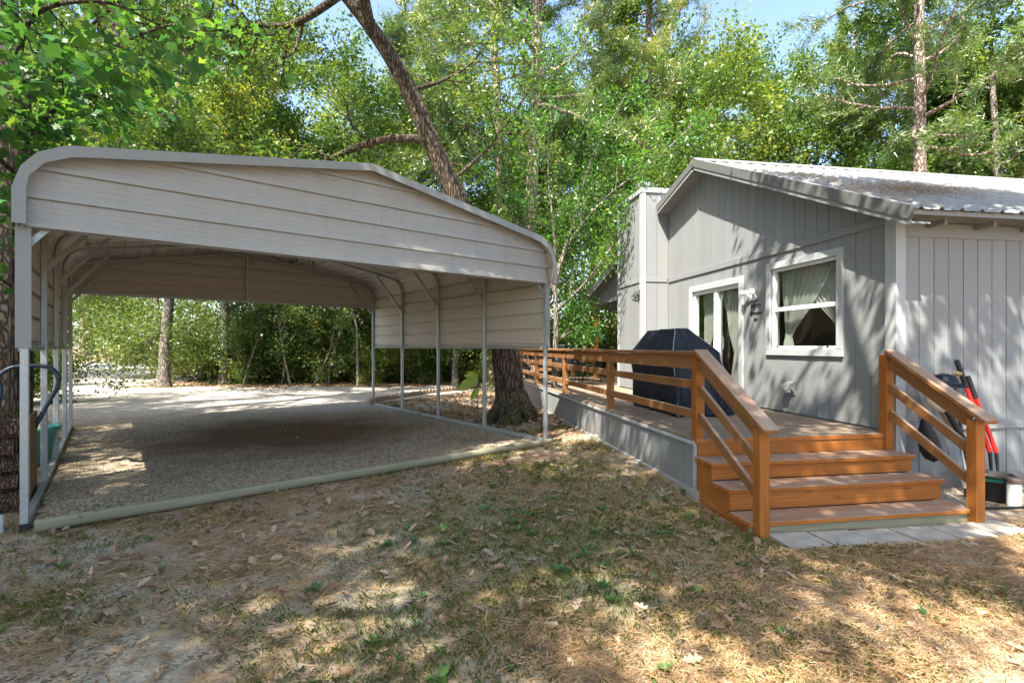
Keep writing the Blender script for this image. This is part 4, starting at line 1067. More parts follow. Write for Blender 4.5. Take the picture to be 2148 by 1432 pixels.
tag(wpb, 'short grey pipe stub at the foot of the front left carport post', 'pipe')
# scalloped brick edging, two runs
def edging(path, n, mat, lab, grp, wd, hh):
    P = curve(path, 12); L = [0]
    for a, b in zip(P, P[1:]): L.append(L[-1]+(b-a).length)
    pitch = L[-1]/n
    for k in range(n):
        d = (k+.5)*pitch; i = next(i for i in range(len(L)-1) if L[i+1] >= d); f = (d-L[i])/(L[i+1]-L[i]); p = P[i].lerp(P[i+1], f); X = (P[i+1]-P[i]).normalized()
        Y = UP.cross(X); w = pitch*.46; m = MB(); base = Vector((p.x, p.y, g1(p.x, p.y)-.02)); r_ = random.Random(k); base += UP*r_.uniform(-.012, .01)
        pts = [(-w, 0), (w, 0), (w, hh*.62), (w*.72, hh*.88), (0, hh), (-w*.72, hh*.88), (-w, hh*.62)]
        m.prism([base+X*a+UP*b-Y*wd/2 for a, b in pts], Y*wd)
        o = m.obj('edging_brick', mat, None); tag(o, lab+((' near the carport corner', ' in its middle', ' towards the oak')[k*3//n] if n > 20 else ''), 'brick', grp)
edging([(-3.72, 13.5, 0), (-3.78, 14.2, 0), (-3.35, 15.4, 0), (-2.2, 17.6, 0), (-.2, 20.6, 0), (.4, 21.2, 0)], 52, M['brick'], 'scalloped reddish brick in the curved tree bed edging,', 'scalloped bricks edging the bed of the big oak', .06, .19)
edging([(.78, 8.12, 0), (1.1, 8.08, 0), (1.32, 7.95, 0)], 7, M['brickpale'], 'pale scalloped edging brick between carport post and deck skirt', 'pale bricks between carport and deck', .07, .12)
# statue, path lights, bright leafy shoot
sx, sy = -2.98, 25.4
bb = thing('birdbath', 'pale mossy stone birdbath before the understory bushes', 'birdbath', (sx, sy, g1(sx, sy)))
MB().lathe(Vector((sx, sy, g1(sx, sy)-.02)), [(.0, 0), (.24, 0), (.24, .07), (.17, .11), (.13, .18), (.17, .32), (.19, .42), (.13, .52), (.10, .62), (.15, .72), (.0, .74)], 18).obj('pedestal', M['statue'], bb, True)
MB().lathe(Vector((sx, sy, g1(sx, sy)+.70)), [(.10, 0), (.30, .06), (.40, .14), (.38, .15), (.0, .09)], 22).obj('bowl', M['statue'], bb, True)
for x, y, lb in ((-3.42, 16.1, 'nearer the carport corner post'), (-1.98, 18.9, 'nearer the oak trunk')):
    l = thing('path_light', 'dark stake path light on the brick edging, '+lb, 'path light', (x, y, g1(x, y)), 'stake lights along the brick edging')
    b = Vector((x, y, g1(x, y)))
    MB().tube([b, b+UP*.26], .009, 8).obj('stake', M['black'], l); MB().lathe(b+UP*.25, [(.025, 0), (.04, .09), (.0, .09)], 12).obj('lantern', M['glass'], l); MB().lathe(b+UP*.34, [(.065, 0), (.05, .02), (.0, .035)], 12).obj('cap', M['black'], l)
sp_ = thing('leafy_shoot', 'bright yellow green large leafed shoot beside the oak trunk', 'shoot', (-.75, 9.9, 0))
MB().tube([(-.70, 10.3, 0), (-.68, 10.25, .5), (-.66, 10.2, .98)], .008, 6).obj('stem', M['twig'], sp_)
m = MB(); r = random.Random(5)
for k, (a, el, L, z) in enumerate(((3.5, -.55, .50, .96), (3.1, .1, .30, .95), (3.9, -.9, .32, .75), (2.6, .2, .26, .98), (3.6, -.35, .36, .88))):
    d = Vector((math.cos(a)*math.cos(el), math.sin(a)*math.cos(el)*.4, math.sin(el))).normalized(); s_ = d.cross(Vector((.2, 1, .1))).normalized(); b = Vector((-.66, 10.2, z)); 
    m.poly([b, b+d*L*.3+s_*L*.19, b+d*L*.65+s_*L*.20, b+d*L]); m.poly([b, b+d*L, b+d*L*.65-s_*L*.20+Vector((0, .02, 0)), b+d*L*.3-s_*L*.19])
M['lime'] = m_leaf('lime_leaf', stp((.30, .42, .03), (.38, .50, .04), (.45, .56, .05), (.5, .6, .06)), .5)
m.obj('leaves', M['lime'], sp_)
# ------------------------------------------------------------------ trees
def leafmesh(name, P, n, spread, size, mat, shape='diamond', droop=.25, rng=None, flat=.6, aniso=1.0, dirs=None):
    """n leaves round every anchor P"""
    rng = rng or RNG; P = np.asarray(P, float); N = len(P)*n
    c = np.repeat(P, n, 0)+rng.normal(0, 1, (N, 3))*np.array([spread, spread, spread*flat])
    nz = rng.normal(0, 1, (N, 3))*.75+np.array([0, 0, .75]); nz /= np.linalg.norm(nz, axis=1)[:, None]
    d = rng.normal(0, 1, (N, 3)); d[:, 2] -= droop*2; d -= nz*(d*nz).sum(1)[:, None]; d /= np.linalg.norm(d, axis=1)[:, None]
    s = np.cross(nz, d); L = size*(.45+.9*rng.random(N)**1.2)[:, None]
    if shape == 'diamond':
        pts = [(0, 0, 0), (.42, .30, .06), (1, 0, -.03), (.42, -.30, .06)]
    elif shape == 'narrow':
        pts = [(0, 0, 0), (.4, .2, .05), (1, 0, -.05), (.4, -.2, .05)]
    elif shape == 'lobed':
        pts = [(0, 0, 0), (.18, .16, .02), (.12, .38, .03), (.42, .22, .0), (.50, .50, -.04), (.70, .20, 0), (1, 0, -.08), (.70, -.20, 0), (.50, -.50, -.04), (.42, -.22, 0), (.12, -.38, .03), (.18, -.16, .02)]
    elif shape == 'oak':
        pts = [(0, 0, 0), (.25, .16, .02), (.38, .08, 0), (.55, .26, .02), (.68, .12, 0), (1, 0, -.04), (.68, -.12, 0), (.55, -.26, .02), (.38, -.08, 0), (.25, -.16, .02)]
    V = np.stack([c+d*L*a+s*L*b+nz*L*z for a, b, z in pts], 1)
    return npmesh(name, V.reshape(-1, 3), len(pts), mat)
def needlemesh(name, P, n, L, w, mat, rng, spread=.05):
    P = np.asarray(P, float); N = len(P)*n
    c = np.repeat(P, n, 0)+rng.normal(0, spread, (N, 3)); ax = np.repeat(rng.normal(0, 1, (len(P), 3))+np.array([0, 0, .6]), n, 0)
    ax /= np.linalg.norm(ax, axis=1)[:, None]
    d = ax*.55+rng.normal(0, .55, (N, 3)); d /= np.linalg.norm(d, axis=1)[:, None]; s = np.cross(d, rng.normal(0, 1, (N, 3))); s /= np.linalg.norm(s, axis=1)[:, None]
    l = L*rng.uniform(.7, 1.2, N)[:, None]
    V = np.stack([c-s*w, c+s*w, c+d*l], 1).reshape(-1, 3); return npmesh(name, V, 3, mat)
class Tree:
    def __init__(s, seed): s.r = random.Random(seed); s.tub = []; s.anc = []
    def grow(s, p, d, L, r, lvl, maxl, kids=5, wander=.25, up=.08, spreadang=.9, taper=.5, first=.3, anc_from=None, shrink=.62):
        R_ = s.r; n = max(4, int(L/.35) if lvl < 2 else 5); pts = [p.copy()]; rad = [r]; d = d.normalized()
        for i in range(n):
            d = (d+Vector((R_.gauss(0, 1), R_.gauss(0, 1), R_.gauss(0, 1)))*wander*(.35 if lvl == 0 else 1)/math.sqrt(n)*1.4+UP*up/n*2).normalized()
            pts.append(pts[-1]+d*(L/n)); rad.append(r*(1-(1-taper)*(i+1)/n))
        s.tub.append((pts, rad, lvl))
        if lvl >= (maxl-1 if anc_from is None else anc_from):
            for i in range(1, len(pts)): s.anc.append(pts[i])
        if lvl < maxl:
            for k in range(kids):
                f = first+(1-first)*(k+R_.random()*.8)/kids; f = min(f, .98); i = int(f*n); q = pts[i].lerp(pts[min(i+1, n)], f*n-i); dd = (pts[min(i+1, n)]-pts[i]).normalized()
                a = R_.uniform(0, 6.283); o = dd.orthogonal().normalized(); o2 = dd.cross(o); side = (o*math.cos(a)+o2*math.sin(a)); ang = spreadang*R_.uniform(.7, 1.2)
                nd = dd*math.cos(ang)+side*math.sin(ang)
                s.grow(q, nd, L*shrink*R_.uniform(.75, 1.2)*(1.15-.45*f if lvl == 0 else 1), rad[i]*.55, lvl+1, maxl, kids, wander*1.15, up, spreadang, .35, .25, anc_from, shrink)
    def wood(s, name, mat, minr=.006, sides=(10, 7, 5, 3, 3)):
        m = MB()
        for pts, rad, lvl in s.tub:
            if rad[0] < minr: continue
            m.tube(pts, rad, sides[min(lvl, 4)], cap=False)
        return mesh(name, m.v, m.f, mat, True)
    def flare(s, h=.6, k=1.6):
        pts, rad, lvl = s.tub[0]; b = pts[0]
        np_, nr = [b-UP*.15], [rad[0]*k*1.1]
        for z, q in ((0, k), (.12*h/.6, 1+(k-1)*.6), (.3*h/.6, 1+(k-1)*.28), (.6*h/.6, 1.08)): np_.append(b+(pts[1]-b).normalized()*z); nr.append(rad[0]*q)
        s.tub[0] = (np_+pts[2:], nr+rad[2:], lvl)
    def build(s, name, bark, leaf, n, spread, size, shape='diamond', seed=0, needle=False, **kw):
        rng = np.random.default_rng(seed+11); wood = s.wood(name+'_trunk', bark)
        A = [tuple(a) for a in s.anc]
        crown = needlemesh(name+'_crown', A, n, size, kw.get('w', .005), leaf, rng, spread) if needle else leafmesh(name+'_crown', A, n, spread, size, leaf, shape, rng=rng)
        return wood, crown
def place_tree(kind, meshes, loc, rot=0, sc=1, label='', group=None, cat='tree', tilt=(0, 0), zs=None):
    x, y = loc; o = bpy.data.objects.new(kind, None); o.empty_display_size = .1
    reg(o, Matrix.Identity(4))
    for nm, me in zip(('trunk', 'crown'), meshes):
        if me is not None: reg(bpy.data.objects.new(nm, me), Matrix.Identity(4), o)
    o.matrix_basis = Matrix.Translation((x, y, g1(x, y)))@Matrix.Rotation(tilt[0], 4, 'X')@Matrix.Rotation(tilt[1], 4, 'Y')@Matrix.Rotation(rot, 4, 'Z')@Matrix.Diagonal((sc, sc, zs or sc, 1))
    W[o.name] = o.matrix_basis.copy()
    return tag(o, label, cat, group)

# --- the big oak behind the carport, trunk leaning over its roof
ok = Tree(21)
tp = [(-.02, 10.6, 0), (-.06, 10.62, .8), (-.20, 10.65, 1.8), (-.42, 10.7, 2.8), (-.85, 10.75, 4.0), (-1.30, 10.8, 5.0), (-1.72, 10.8, 5.9), (-2.15, 10.75, 6.9), (-2.75, 10.6, 7.9), (-3.6, 10.4, 8.9), (-4.8, 10.1, 9.8), (-6.2, 9.7, 10.6)]
tr_ = [.34, .30, .275, .25, .22, .205, .19, .175, .155, .13, .10, .07]
P0 = [Vector(p) for p in tp]; dense = curve(P0, 4); rd = list(np.interp(np.linspace(0, len(tp)-1, len(dense)), range(len(tp)), tr_))
dense = [Vector((0.03, 10.6, -.15)), Vector((.0, 10.6, .05))]+dense[1:]; rd = [.52, .44]+[max(r, r) for r in rd[1:]]
ok.tub.append((dense, rd, 0))
def limb(T, path, r0, r1, lvl=1, kids=5, L=1.5, maxl=3, sub_up=.05, first=.3, sp=1.0, anc=None, shrink=.62):
    P = curve([Vector(p) for p in path], 5); n = len(P); rad = list(np.linspace(r0, r1, n)); T.tub.append((P, rad, lvl)); R_ = T.r
    for k in range(kids):
        f = first+(1-first)*(k+.5*R_.random())/kids; i = min(int(f*(n-1)), n-2); dd = (P[i+1]-P[i]).normalized(); a = R_.uniform(0, 6.283)
        o = dd.orthogonal().normalized(); side = o*math.cos(a)+dd.cross(o)*math.sin(a); ang = sp*R_.uniform(.7, 1.2)
        T.grow(P[i], dd*math.cos(ang)+side*math.sin(ang), L*R_.uniform(.7, 1.25), rad[i]*.5, lvl+1, maxl, 4, .35, sub_up, .9, .35, .2, anc, shrink)
limb(ok, [(-2.15, 10.75, 6.9), (-1.7, 11.8, 7.6), (-1.0, 12.8, 8.6), (-.3, 13.4, 10.0)], .055, .02, kids=9, L=1.8)
limb(ok, [(-2.9, 10.6, 8.0), (-3.0, 9.4, 9.2), (-3.3, 8.2, 10.2), (-4.0, 7.0, 10.8)], .12, .04, kids=9, L=2.0)
limb(ok, [(-1.72, 10.8, 5.9), (-2.8, 11.1, 6.0), (-3.9, 11.2, 5.65), (-4.6, 11.1, 5.1), (-5.4, 11.1, 5.2)], .095, .03, kids=10, L=1.25)
limb(ok, [(-3.9, 11.2, 5.65), (-4.1, 11.3, 4.9), (-4.5, 11.4, 4.4), (-4.3, 11.5, 3.9)], .045, .015, kids=5, L=.8)
limb(ok, [(-3.4, 10.4, 8.7), (-4.6, 10.8, 8.3), (-5.8, 11.0, 8.4), (-7.0, 11.2, 8.0)], .09, .03, kids=10, L=1.4)
limb(ok, [(-4.8, 10.1, 9.8), (-6.4, 10.6, 9.7), (-8.0, 11, 9.2), (-9.4, 11.4, 8.6)], .09, .03, kids=10, L=1.6)
limb(ok, [(-6.2, 9.7, 10.6), (-7.6, 9.2, 11.2), (-9, 8.8, 11.4)], .07, .03, kids=8, L=1.7)
limb(ok, [(-1.30, 10.8, 5.0), (-.5, 11.2, 5.9), (.3, 11.6, 7.2), (1.0, 12.0, 8.4)], .04, .015, kids=8, L=1.3)
limb(ok, [(-1.0, 10.8, 4.4), (-1.7, 11.6, 4.7), (-2.5, 12.3, 4.6), (-3.2, 13, 4.9)], .05, .02, kids=7, L=1.0)
w_, c_ = ok.build('oak', M['oakbark'], M['leaf_oak'], 11, .17, .12, 'oak', 3)
m = MB()       # root flares
for a, L in ((.25, .85), (1.5, .5), (2.6, .5), (3.6, .6), (4.9, .62), (5.6, .75)):
    d = Vector((math.cos(a), math.sin(a), 0)); b = Vector((0, 10.6, 0)); m.tube([b+d*.20+UP*.62, b+d*.34+UP*.26, b+d*.5+UP*.08, b+d*L-UP*.04], [.10, .13, .11, .05], 8)
oak = thing('oak_tree', 'big leaning oak with mossy base rising behind the carport', 'tree', (0, 10.6, 0))
mobj('trunk', w_, None, oak); mobj('crown', c_, None, oak); m.obj('roots', M['oakbark'], oak, True)

# --- pale green elm sapling group between carport and house
el = Tree(33); b = Vector((.95, 11.6, 0))
el.tub.append(([b-UP*.1, b+UP*.9, b+UP*1.9+D3*.05, b+UP*2.9+D3*.02], [.085, .07, .062, .055], 0))
b = b+UP*2.8
for path, L in (([b, b+Vector((.3, -.1, 1.0)), b+Vector((1.1, -.3, 2.0)), b+Vector((2.3, -.6, 2.9)), b+Vector((3.3, -.9, 3.9))], 1.1),
             ([b, b+Vector((.0, 0, 1.3)), b+Vector((-.15, -.1, 2.6)), b+Vector((-.1, -.2, 4.0)), b+Vector((-.5, -.4, 5.2))], 1.1),
             ([b-UP*.5, b+Vector((.7, -.2, .2)), b+Vector((1.5, -.4, 1.3)), b+Vector((2.3, -.7, 2.4))], .9),
             ([b, b+Vector((-.5, .2, 1.0)), b+Vector((-1.0, .3, 1.9)), b+Vector((-1.3, .1, 2.9))], .9),
             ([b+UP*.3, b+Vector((.5, .3, 1.7)), b+Vector((.9, .4, 3.1)), b+Vector((1.7, .3, 4.6))], 1.1),
             ([b-UP*1.2, b+Vector((.3, .2, -.9)), b+Vector((.9, .6, -.5))], .7)):
    limb(el, path, .036, .010, kids=12, L=L, maxl=3, first=.25, sp=.8)
w_, c_ = el.build('elm', M['greybark'], M['leaf_elm'], 7, .12, .10, 'narrow', 5)
e = thing('elm_tree', 'slender light green elm fanning up between carport and chimney', 'tree', (.95, 11.6, 0))
mobj('trunk', w_, None, e); mobj('crown', c_, None, e)
# --- sweetgum at the left edge with big lobed leaves hanging near the carport roof
gm = Tree(9)
gm.tub.append(([Vector((-7.95, 8.3, -.1)), Vector((-7.95, 8.3, .3)), Vector((-7.9, 8.3, 2)), Vector((-7.8, 8.2, 4)), Vector((-7.7, 8.1, 5.6)), Vector((-7.9, 8.0, 7.4))], [.22, .17, .15, .14, .10, .06], 0))
for path, r0, L, kd in (([(-7.8, 8.2, 4.6), (-6.9, 7.6, 4.9), (-5.8, 6.9, 4.9), (-4.9, 6.4, 4.6)], .05, .8, 9), ([(-7.75, 8.1, 5.0), (-6.9, 7.2, 5.6), (-5.9, 6.4, 5.7), (-4.7, 5.9, 5.5), (-3.9, 5.7, 5.1)], .055, .9, 11),
             ([(-7.8, 8.2, 4.2), (-7.5, 7.2, 4.5), (-6.9, 6.2, 4.6), (-6.2, 5.6, 4.4)], .04, .8, 8), ([(-7.8, 8.2, 5.4), (-7.3, 8.6, 6.2), (-6.3, 8.8, 6.9), (-5.2, 8.8, 7.2)], .05, 1.1, 8),
             ([(-7.8, 8.2, 3.9), (-8.0, 7.4, 4.0), (-7.7, 6.6, 4.1)], .03, .7, 6), ([(-7.85, 8.0, 6.8), (-7.3, 7.2, 7.4), (-6.2, 6.5, 7.6)], .05, 1.2, 8), ([(-7.9, 8.3, 3.2), (-7.2, 7.8, 3.6), (-6.6, 7.0, 3.7), (-5.9, 6.2, 3.6)], .022, .45, 5),
             ([(-7.9, 8.3, 2.4), (-7.5, 7.3, 2.7), (-6.6, 6.0, 2.9), (-5.9, 5.2, 3.0)], .018, .4, 5)):
    limb(gm, path, r0, .008, kids=kd, L=L, maxl=3, first=.2)
w_, c_ = gm.build('sweetgum', M['oakbark'], M['leaf_gum'], 2, .18, .18, 'lobed', 8)
e = thing('sweetgum_tree', 'sweetgum with large lobed leaves hanging over the left carport corner', 'tree', (-7.95, 8.3, 0))
mobj('trunk', w_, None, e); mobj('crown', c_, None, e)

# --- generic kinds, meshes shared between copies
def dec(seed, h, r, L0, size, n, leaf, bark, kids=7, base=.28, sp=.95, maxl=3, spread=.25, shape='diamond', minr=.012):
    T = Tree(seed); T.grow(Vector((0, 0, 0)), UP, h, r, 0, maxl, kids, .30, .05, sp, .25, base, None, L0)
    T.flare(); rng = np.random.default_rng(seed)
    return T.wood('trunk_wood', bark, minr), leafmesh('crown_leaves', [tuple(a) for a in T.anc], n, spread, size, leaf, shape, rng=rng)
DECH = dec(104, 13, .20, .40, .17, 9, M['leaf_oak'], M['oakbark'], 8, .50)
DEC = [dec(101, 13, .20, .50, .165, 18, M['leaf_far'], M['greybark'], 8, .22), dec(102, 15, .22, .46, .165, 18, M['leaf_far'], M['greybark'], 8, .25), dec(103, 10, .15, .52, .15, 18, M['leaf_far'], M['greybark'], 8, .18, 1.05)]
def pine(seed, h, r, base, kids, Lb, n=36):
    T = Tree(seed); R_ = T.r; pts = [Vector((0, 0, -.1))]; k = 14
    for i in range(1, k+1): pts.append(Vector((.12*math.sin(i*.7+seed), .12*math.cos(i*.5+seed*2), h*i/k)))
    T.tub.append((pts, [r*(1.25 if i == 0 else 1)*(1-.75*i/k) for i in range(k+1)], 0))
    for q in range(kids):
        f = base+(1-base)*(q+.6*R_.random())/kids; z = f*h; a = q*2.4+R_.random(); L = Lb*(1.15-.8*(f-base)/(1-base))*R_.uniform(.75, 1.2)
        i = min(int(f*k), k-1); p = pts[i].lerp(pts[i+1], f*k-i); d = Vector((math.cos(a), math.sin(a), R_.uniform(-.05, .35)))
        T.grow(p, d, L, r*.28*(1.3-f), 1, 2, 9, .35, .10, .75, .3, .25, 2, .34)
    rng = np.random.default_rng(seed)
    return T.wood('trunk_wood', M['pinebark'], .006), needlemesh('crown_needles', [tuple(a) for a in T.anc], n, .22, .014, M['needle'], rng, .09)
PINE = [pine(201, 24, .25, .36, 42, 3.8), pine(202, 21, .22, .28, 42, 3.4), pine(203, 9, .09, .12, 34, 2.0)]
def bush(seed, h, n_st, leaf, size, n):
    T = Tree(seed); R_ = T.r
    for k in range(n_st):
        a = R_.uniform(0, 6.28); d = Vector((math.cos(a)*.5, math.sin(a)*.5, 1)); b = Vector((math.cos(a), math.sin(a), 0))*R_.uniform(0, .7)
        T.grow(b, d, h*R_.uniform(.6, 1.0), .022, 1, 3, 7, .45, .02, 1.1, .3, .12, 2, .50)
    rng = np.random.default_rng(seed)
    return T.wood('stems', M['greybark'], .005, (6, 5, 3, 3, 3)), leafmesh('foliage', [tuple(a) for a in T.anc], n, .17, size, leaf, 'diamond', rng=rng)
BUSH = [bush(301, 4.2, 7, M['leaf_bush'], .11, 8), bush(302, 3.4, 8, M['leaf_bush'], .10, 8), bush(303, 2.4, 8, M['leaf_bush'], .10, 7)]
def stem(seed, h, r):
    T = Tree(seed); T.grow(Vector((0, 0, -.05)), Vector((.1, 0, 1)), h, r, 0, 2, 6, .5, .05, .8, .3, .55, 2, .4)
    rng = np.random.default_rng(seed); return T.wood('stem_wood', M['greybark'], .004, (7, 5, 4, 3, 3)), leafmesh('crown_leaves', [tuple(a) for a in T.anc], 12, .16, .12, M['leaf_bush'], rng=rng)
STEM = [stem(401, 5.5, .055), stem(402, 4.5, .035)]
def px(u, Y): return ((u-1074)/1080*Y, Y)
GF = 'pines standing among the woodland'; GD = 'broadleaf trees of the surrounding woodland'
TREES = [  # kind, mesh, pixel column, distance, rot, scale, label
 ('pine_tree', PINE[0], 1925, 16.5, .4, .92, 'tall pine with sunlit trunk rising behind the metal house roof'),
 ('pine_tree', PINE[0], 1116, 15.5, 2.1, .95, 'straight pale pine trunk right of the big leaning oak limb'),
 ('pine_tree', PINE[1], 1040, 18.5, 3.0, 1.0, 'pine just left of the straight pale trunk above the oak'),
 ('pine_tree', PINE[0], 1362, 21, 4.0, .95, 'pine standing behind the chimney against the blue sky'),
 ('pine_tree', PINE[1], 885, 22, 5.2, .95, 'grey pine behind the leaning oak limb over the carport ridge'),
 ('pine_tree', PINE[0], 2, 9.6, 1.3, 1.05, 'thick pale barked pine at the left edge behind the carport'),
 ('pine_tree', PINE[0], 178, 38, .9, 1.6, 'thick pine across the gravel road, leftmost under the carport'),
 ('pine_tree', PINE[0], 236, 37, 2.5, 1.7, 'thick pine across the gravel road, second from the left'),
 ('pine_tree', PINE[1], 2290, 19, .3, .95, 'dark pine at the right edge over the metal roof'),
 ('pine_tree', PINE[1], 1790, 27, 1.0, .9, 'pine far behind the house left of the sunlit trunk'),
 ('pine_tree', PINE[2], 1895, 17.5, 1.7, .75, 'small bright green young pine behind the ridge of the house'),
 ('oak_tree', DEC[1], 343, 19.7, .5, .95, 'dark trunked tree at the edge of the gravel, seen under the carport'),
 ('oak_tree', DEC[0], 470, 21.2, 1.9, .95, 'second dark trunk under the carport, right of the first'),
 ('oak_tree', DEC[1], 560, 24, 2.9, .9, 'shaded trunk in the bushes behind the parking bay'),
 ('oak_tree', DEC[2], 930, 26, 1.1, 1.1, 'broadleaf tree behind the birdbath'),
 ('oak_tree', DEC[2], 955, 20.0, 2.2, .85, 'broadleaf tree close behind the carport ridge and oak trunk'),
 ('oak_tree', DEC[2], 1330, 19.5, 1.2, .85, 'broadleaf tree whose foliage shows just above the chimney'),
 ('oak_tree', DEC[0], 1240, 24, .2, 1.0, 'broadleaf tree behind the porch and hanging fern'),
 ('oak_tree', DEC[2], 1480, 23, 2.6, 1.05, 'bright green rounded tree rising over the house ridge'),
 ('oak_tree', DEC[0], 1660, 25, 4.4, .92, 'yellow green tree behind the middle of the roof'),
 ('oak_tree', DEC[1], 1850, 24, 5.5, 1.0, 'broadleaf tree behind the small bright pine'),
 ('oak_tree', DEC[1], 2080, 20, .8, 1.0, 'dark branched tree behind the right end of the roof'),
 ('oak_tree', DEC[0], 2260, 26, 3.5, 1.0, 'broadleaf tree beyond the right edge of the roof'),
 ('oak_tree', DEC[0], 330, 28, 2.2, .9, 'tall tree beyond the carport, over its left bend'),
 ('oak_tree', DEC[0], 660, 28, 5.0, .78, 'tall tree beyond the carport ridge'),
 ('oak_tree', DEC[1], -160, 24, 1.0, 1.1, 'broadleaf tree at the far left beyond the firewood'),
 ('oak_tree', DEC[0], 120, 44, .7, 1.3, 'tree across the road behind the two thick pines'),
 ('oak_tree', DEC[1], 420, 46, 3.1, 1.3, 'tree far across the road behind the bushes'),
 ('oak_tree', DEC[0], 800, 40, 4.7, 1.3, 'tree far behind the carport ridge'),
 ('oak_tree', DEC[1], 1120, 34, 5.9, 1.2, 'tree far behind the oak trunk'),
 ('oak_tree', DEC[0], 1420, 36, 1.2, 1.15, 'tree far behind the chimney'),
 ('oak_tree', DEC[1], 1720, 38, 2.4, 1.1, 'tree far behind the middle of the house roof'),
 ('oak_tree', DEC[0], 2050, 36, 3.3, 1.2, 'tree far behind the right part of the house'),
 ('oak_tree', DEC[2], 205, 33.5, 2.2, .55, 'small leaning tree before the two thick pines across the road'),
]
for kind, me, u, Y, rot, s, lb in TREES:
    place_tree(kind, me, px(u, Y), rot, s, lb, GF if kind == 'pine_tree' else GD)
rb_ = random.Random(77)
BP = [(u, 22.2+.7*math.sin(u*.011)) for u in range(440, 1010, 57)]+[(400, 23)]+[(u, 26.5+rb_.uniform(-1, 1)) for u in (900, 960, 1020, 1080, 1140)]+[(u, 18.8+rb_.uniform(-.5, 1.2)) for u in (1165, 1215, 1262, 1310)]+[(u, 24.5) for u in range(360, 900, 95)]+[(-60, 15), (-150, 12.5), (-15, 19), (-25, 13.2), (1000, 31), (1180, 25), (1260, 25)]
pos_words = ['leafy understory bush']
for i, (u, Y) in enumerate(BP):
    me = BUSH[i % 3] if Y < 24.1 or u > 900 else BUSH[i % 2]; x, y = px(u, Y)
    ordn = ['first', 'second', 'third', 'fourth', 'fifth', 'sixth', 'seventh', 'eighth', 'ninth', 'tenth', 'eleventh', 'twelfth']
    if u < 100: where = 'behind the firewood left of the carport'
    elif u < 900 and Y < 23: where = 'in the front hedge row under the carport'
    elif u < 900: where = 'in the rear hedge row under the carport'
    elif u < 1150: where = 'behind the birdbath and oak trunk'
    else: where = 'behind the porch post and fern'
    same = sorted(u2 for u2, Y2 in BP if (u2 < 100) == (u < 100) and ((u2 < 900 and Y2 < 23) == (u < 900 and Y < 23)) and (u2 < 900) == (u < 900) and (u2 < 1150) == (u < 1150))
    place_tree('bush', me, (x, y), rb_.uniform(0, 6.28), rb_.uniform(.85, 1.15), 'leafy bush '+where+', '+ordn[same.index(u)]+' from the left', 'bushes '+where, 'bush')
for i, (u, Y, t) in enumerate(((750, 19.4, .02), (655, 20, .5), (610, 20.2, -.25), (690, 20.1, .15), (880, 23.5, -.22), (1000, 24, .18), (510, 20.3, .25), (265, 35, .12), (300, 36, .45), (590, 20.4, .1), (835, 24, -.35))):
    x, y = px(u, Y); lb = ['pale slender stem at the right of the parking bay edge', 'thin sapling leaning right among the bushes', 'thin sapling leaning left among the bushes', 'thin upright sapling before the hedge', 'bare sapling seen beyond the second right post', 'thin sapling by the birdbath', 'pale sapling leaning right beside the second dark trunk', 'slim trunk beside the thick pines across the road', 'slim trunk leaning right across the road', 'thin sapling in the middle of the hedge', 'sapling leaning left behind the carport posts'][i]
    place_tree('sapling', STEM[i % 2] if i else STEM[0], (x, y), rb_.uniform(0, 6.28), 1.15 if i == 0 else .9, lb, 'saplings at the edge of the bushes', 'sapling', (0, t))
# trees outside the frame, behind and beside the camera: they shade the yard
for i, (x, y, me, s, rot) in enumerate(((-10.5, -4.5, DEC[1], .85, .3), (-7.6, -4.6, DEC[0], .9, 2.0), (1.5, -.6, DECH, .84, 4.0), (-16, 2.5, DEC[0], 1.0, 1.0), (-3.4, -1.2, DECH, .95, 3.0), (-13, -8, DEC[1], 1.1, 5), (4.0, -2.2, DECH, .85, 1), (-14, -3, DEC[0], 1.1, 2.2), (-.5, -13, PINE[1], 1, 0))):
    place_tree('oak_tree' if me is not PINE[1] else 'pine_tree', me, (x, y), rot, s, 'shade tree outside the picture behind the viewer, '+['first', 'second', 'third', 'fourth', 'fifth', 'sixth', 'seventh', 'eighth', 'ninth'][i], 'shade trees behind the viewer', 'tree', (-.36, .08) if i in (2, 6) else (0, 0))
# far woodland as one mass
n = 42000; X = RNG.uniform(-95, 80, n); Yf = RNG.uniform(52, 66, n); Zf = RNG.uniform(0, 1, n)**1.1*(13+3*np.sin(X*.21)+2.5*np.sin(X*.53+1))+1.2
P = np.stack([X, Yf, Zf], 1); keep = (np.sin(X*.9+Zf*.7)+np.sin(Yf*.8-Zf*1.1+X*.35)+RNG.normal(0, .5, n)) > -.4
o = mobj('far_woodland', leafmesh('far_woodland', P[keep], 1, .3, .62, M['leaf_far']), None); tag(o, 'distant woodland foliage beyond the gravel road', 'woodland', kind='stuff')

# ------------------------------------------------------------------ ground cover (stuff)
def scatter(n, x0, x1, y0, y1, dens=None):
    x = RNG.uniform(x0, x1, n); y = y0+(y1-y0)*RNG.random(n)**1.25
    if dens is not None: k = RNG.random(n) < dens(x, y); x, y = x[k], y[k]
    return x, y
def vis(x, y): return np.abs(x) < y*1.06+.6
def nfield(x, y, f, s=0):
    return .5+.25*(np.sin(x*f+1.7*np.sin(y*f*.8+s)+s)+np.sin(y*f*1.3+1.3*np.sin(x*f*.7+2*s)+s*3))
def blocked(x, y):
    u = x*D3.x+y*D3.y; v = x*D2.x+y*D2.y
    return ((u > 2.60) & (v > 3.84)) | ((u > 2.7) & (u < 5.05) & (v > 3.50) & (v < 3.86))
def onground(x, y, h): return np.stack([x, y, G(x, y)+h], 1)
def yard(x, y): return vis(x, y) & ~in_gravel(x, y) & ~blocked(x, y)
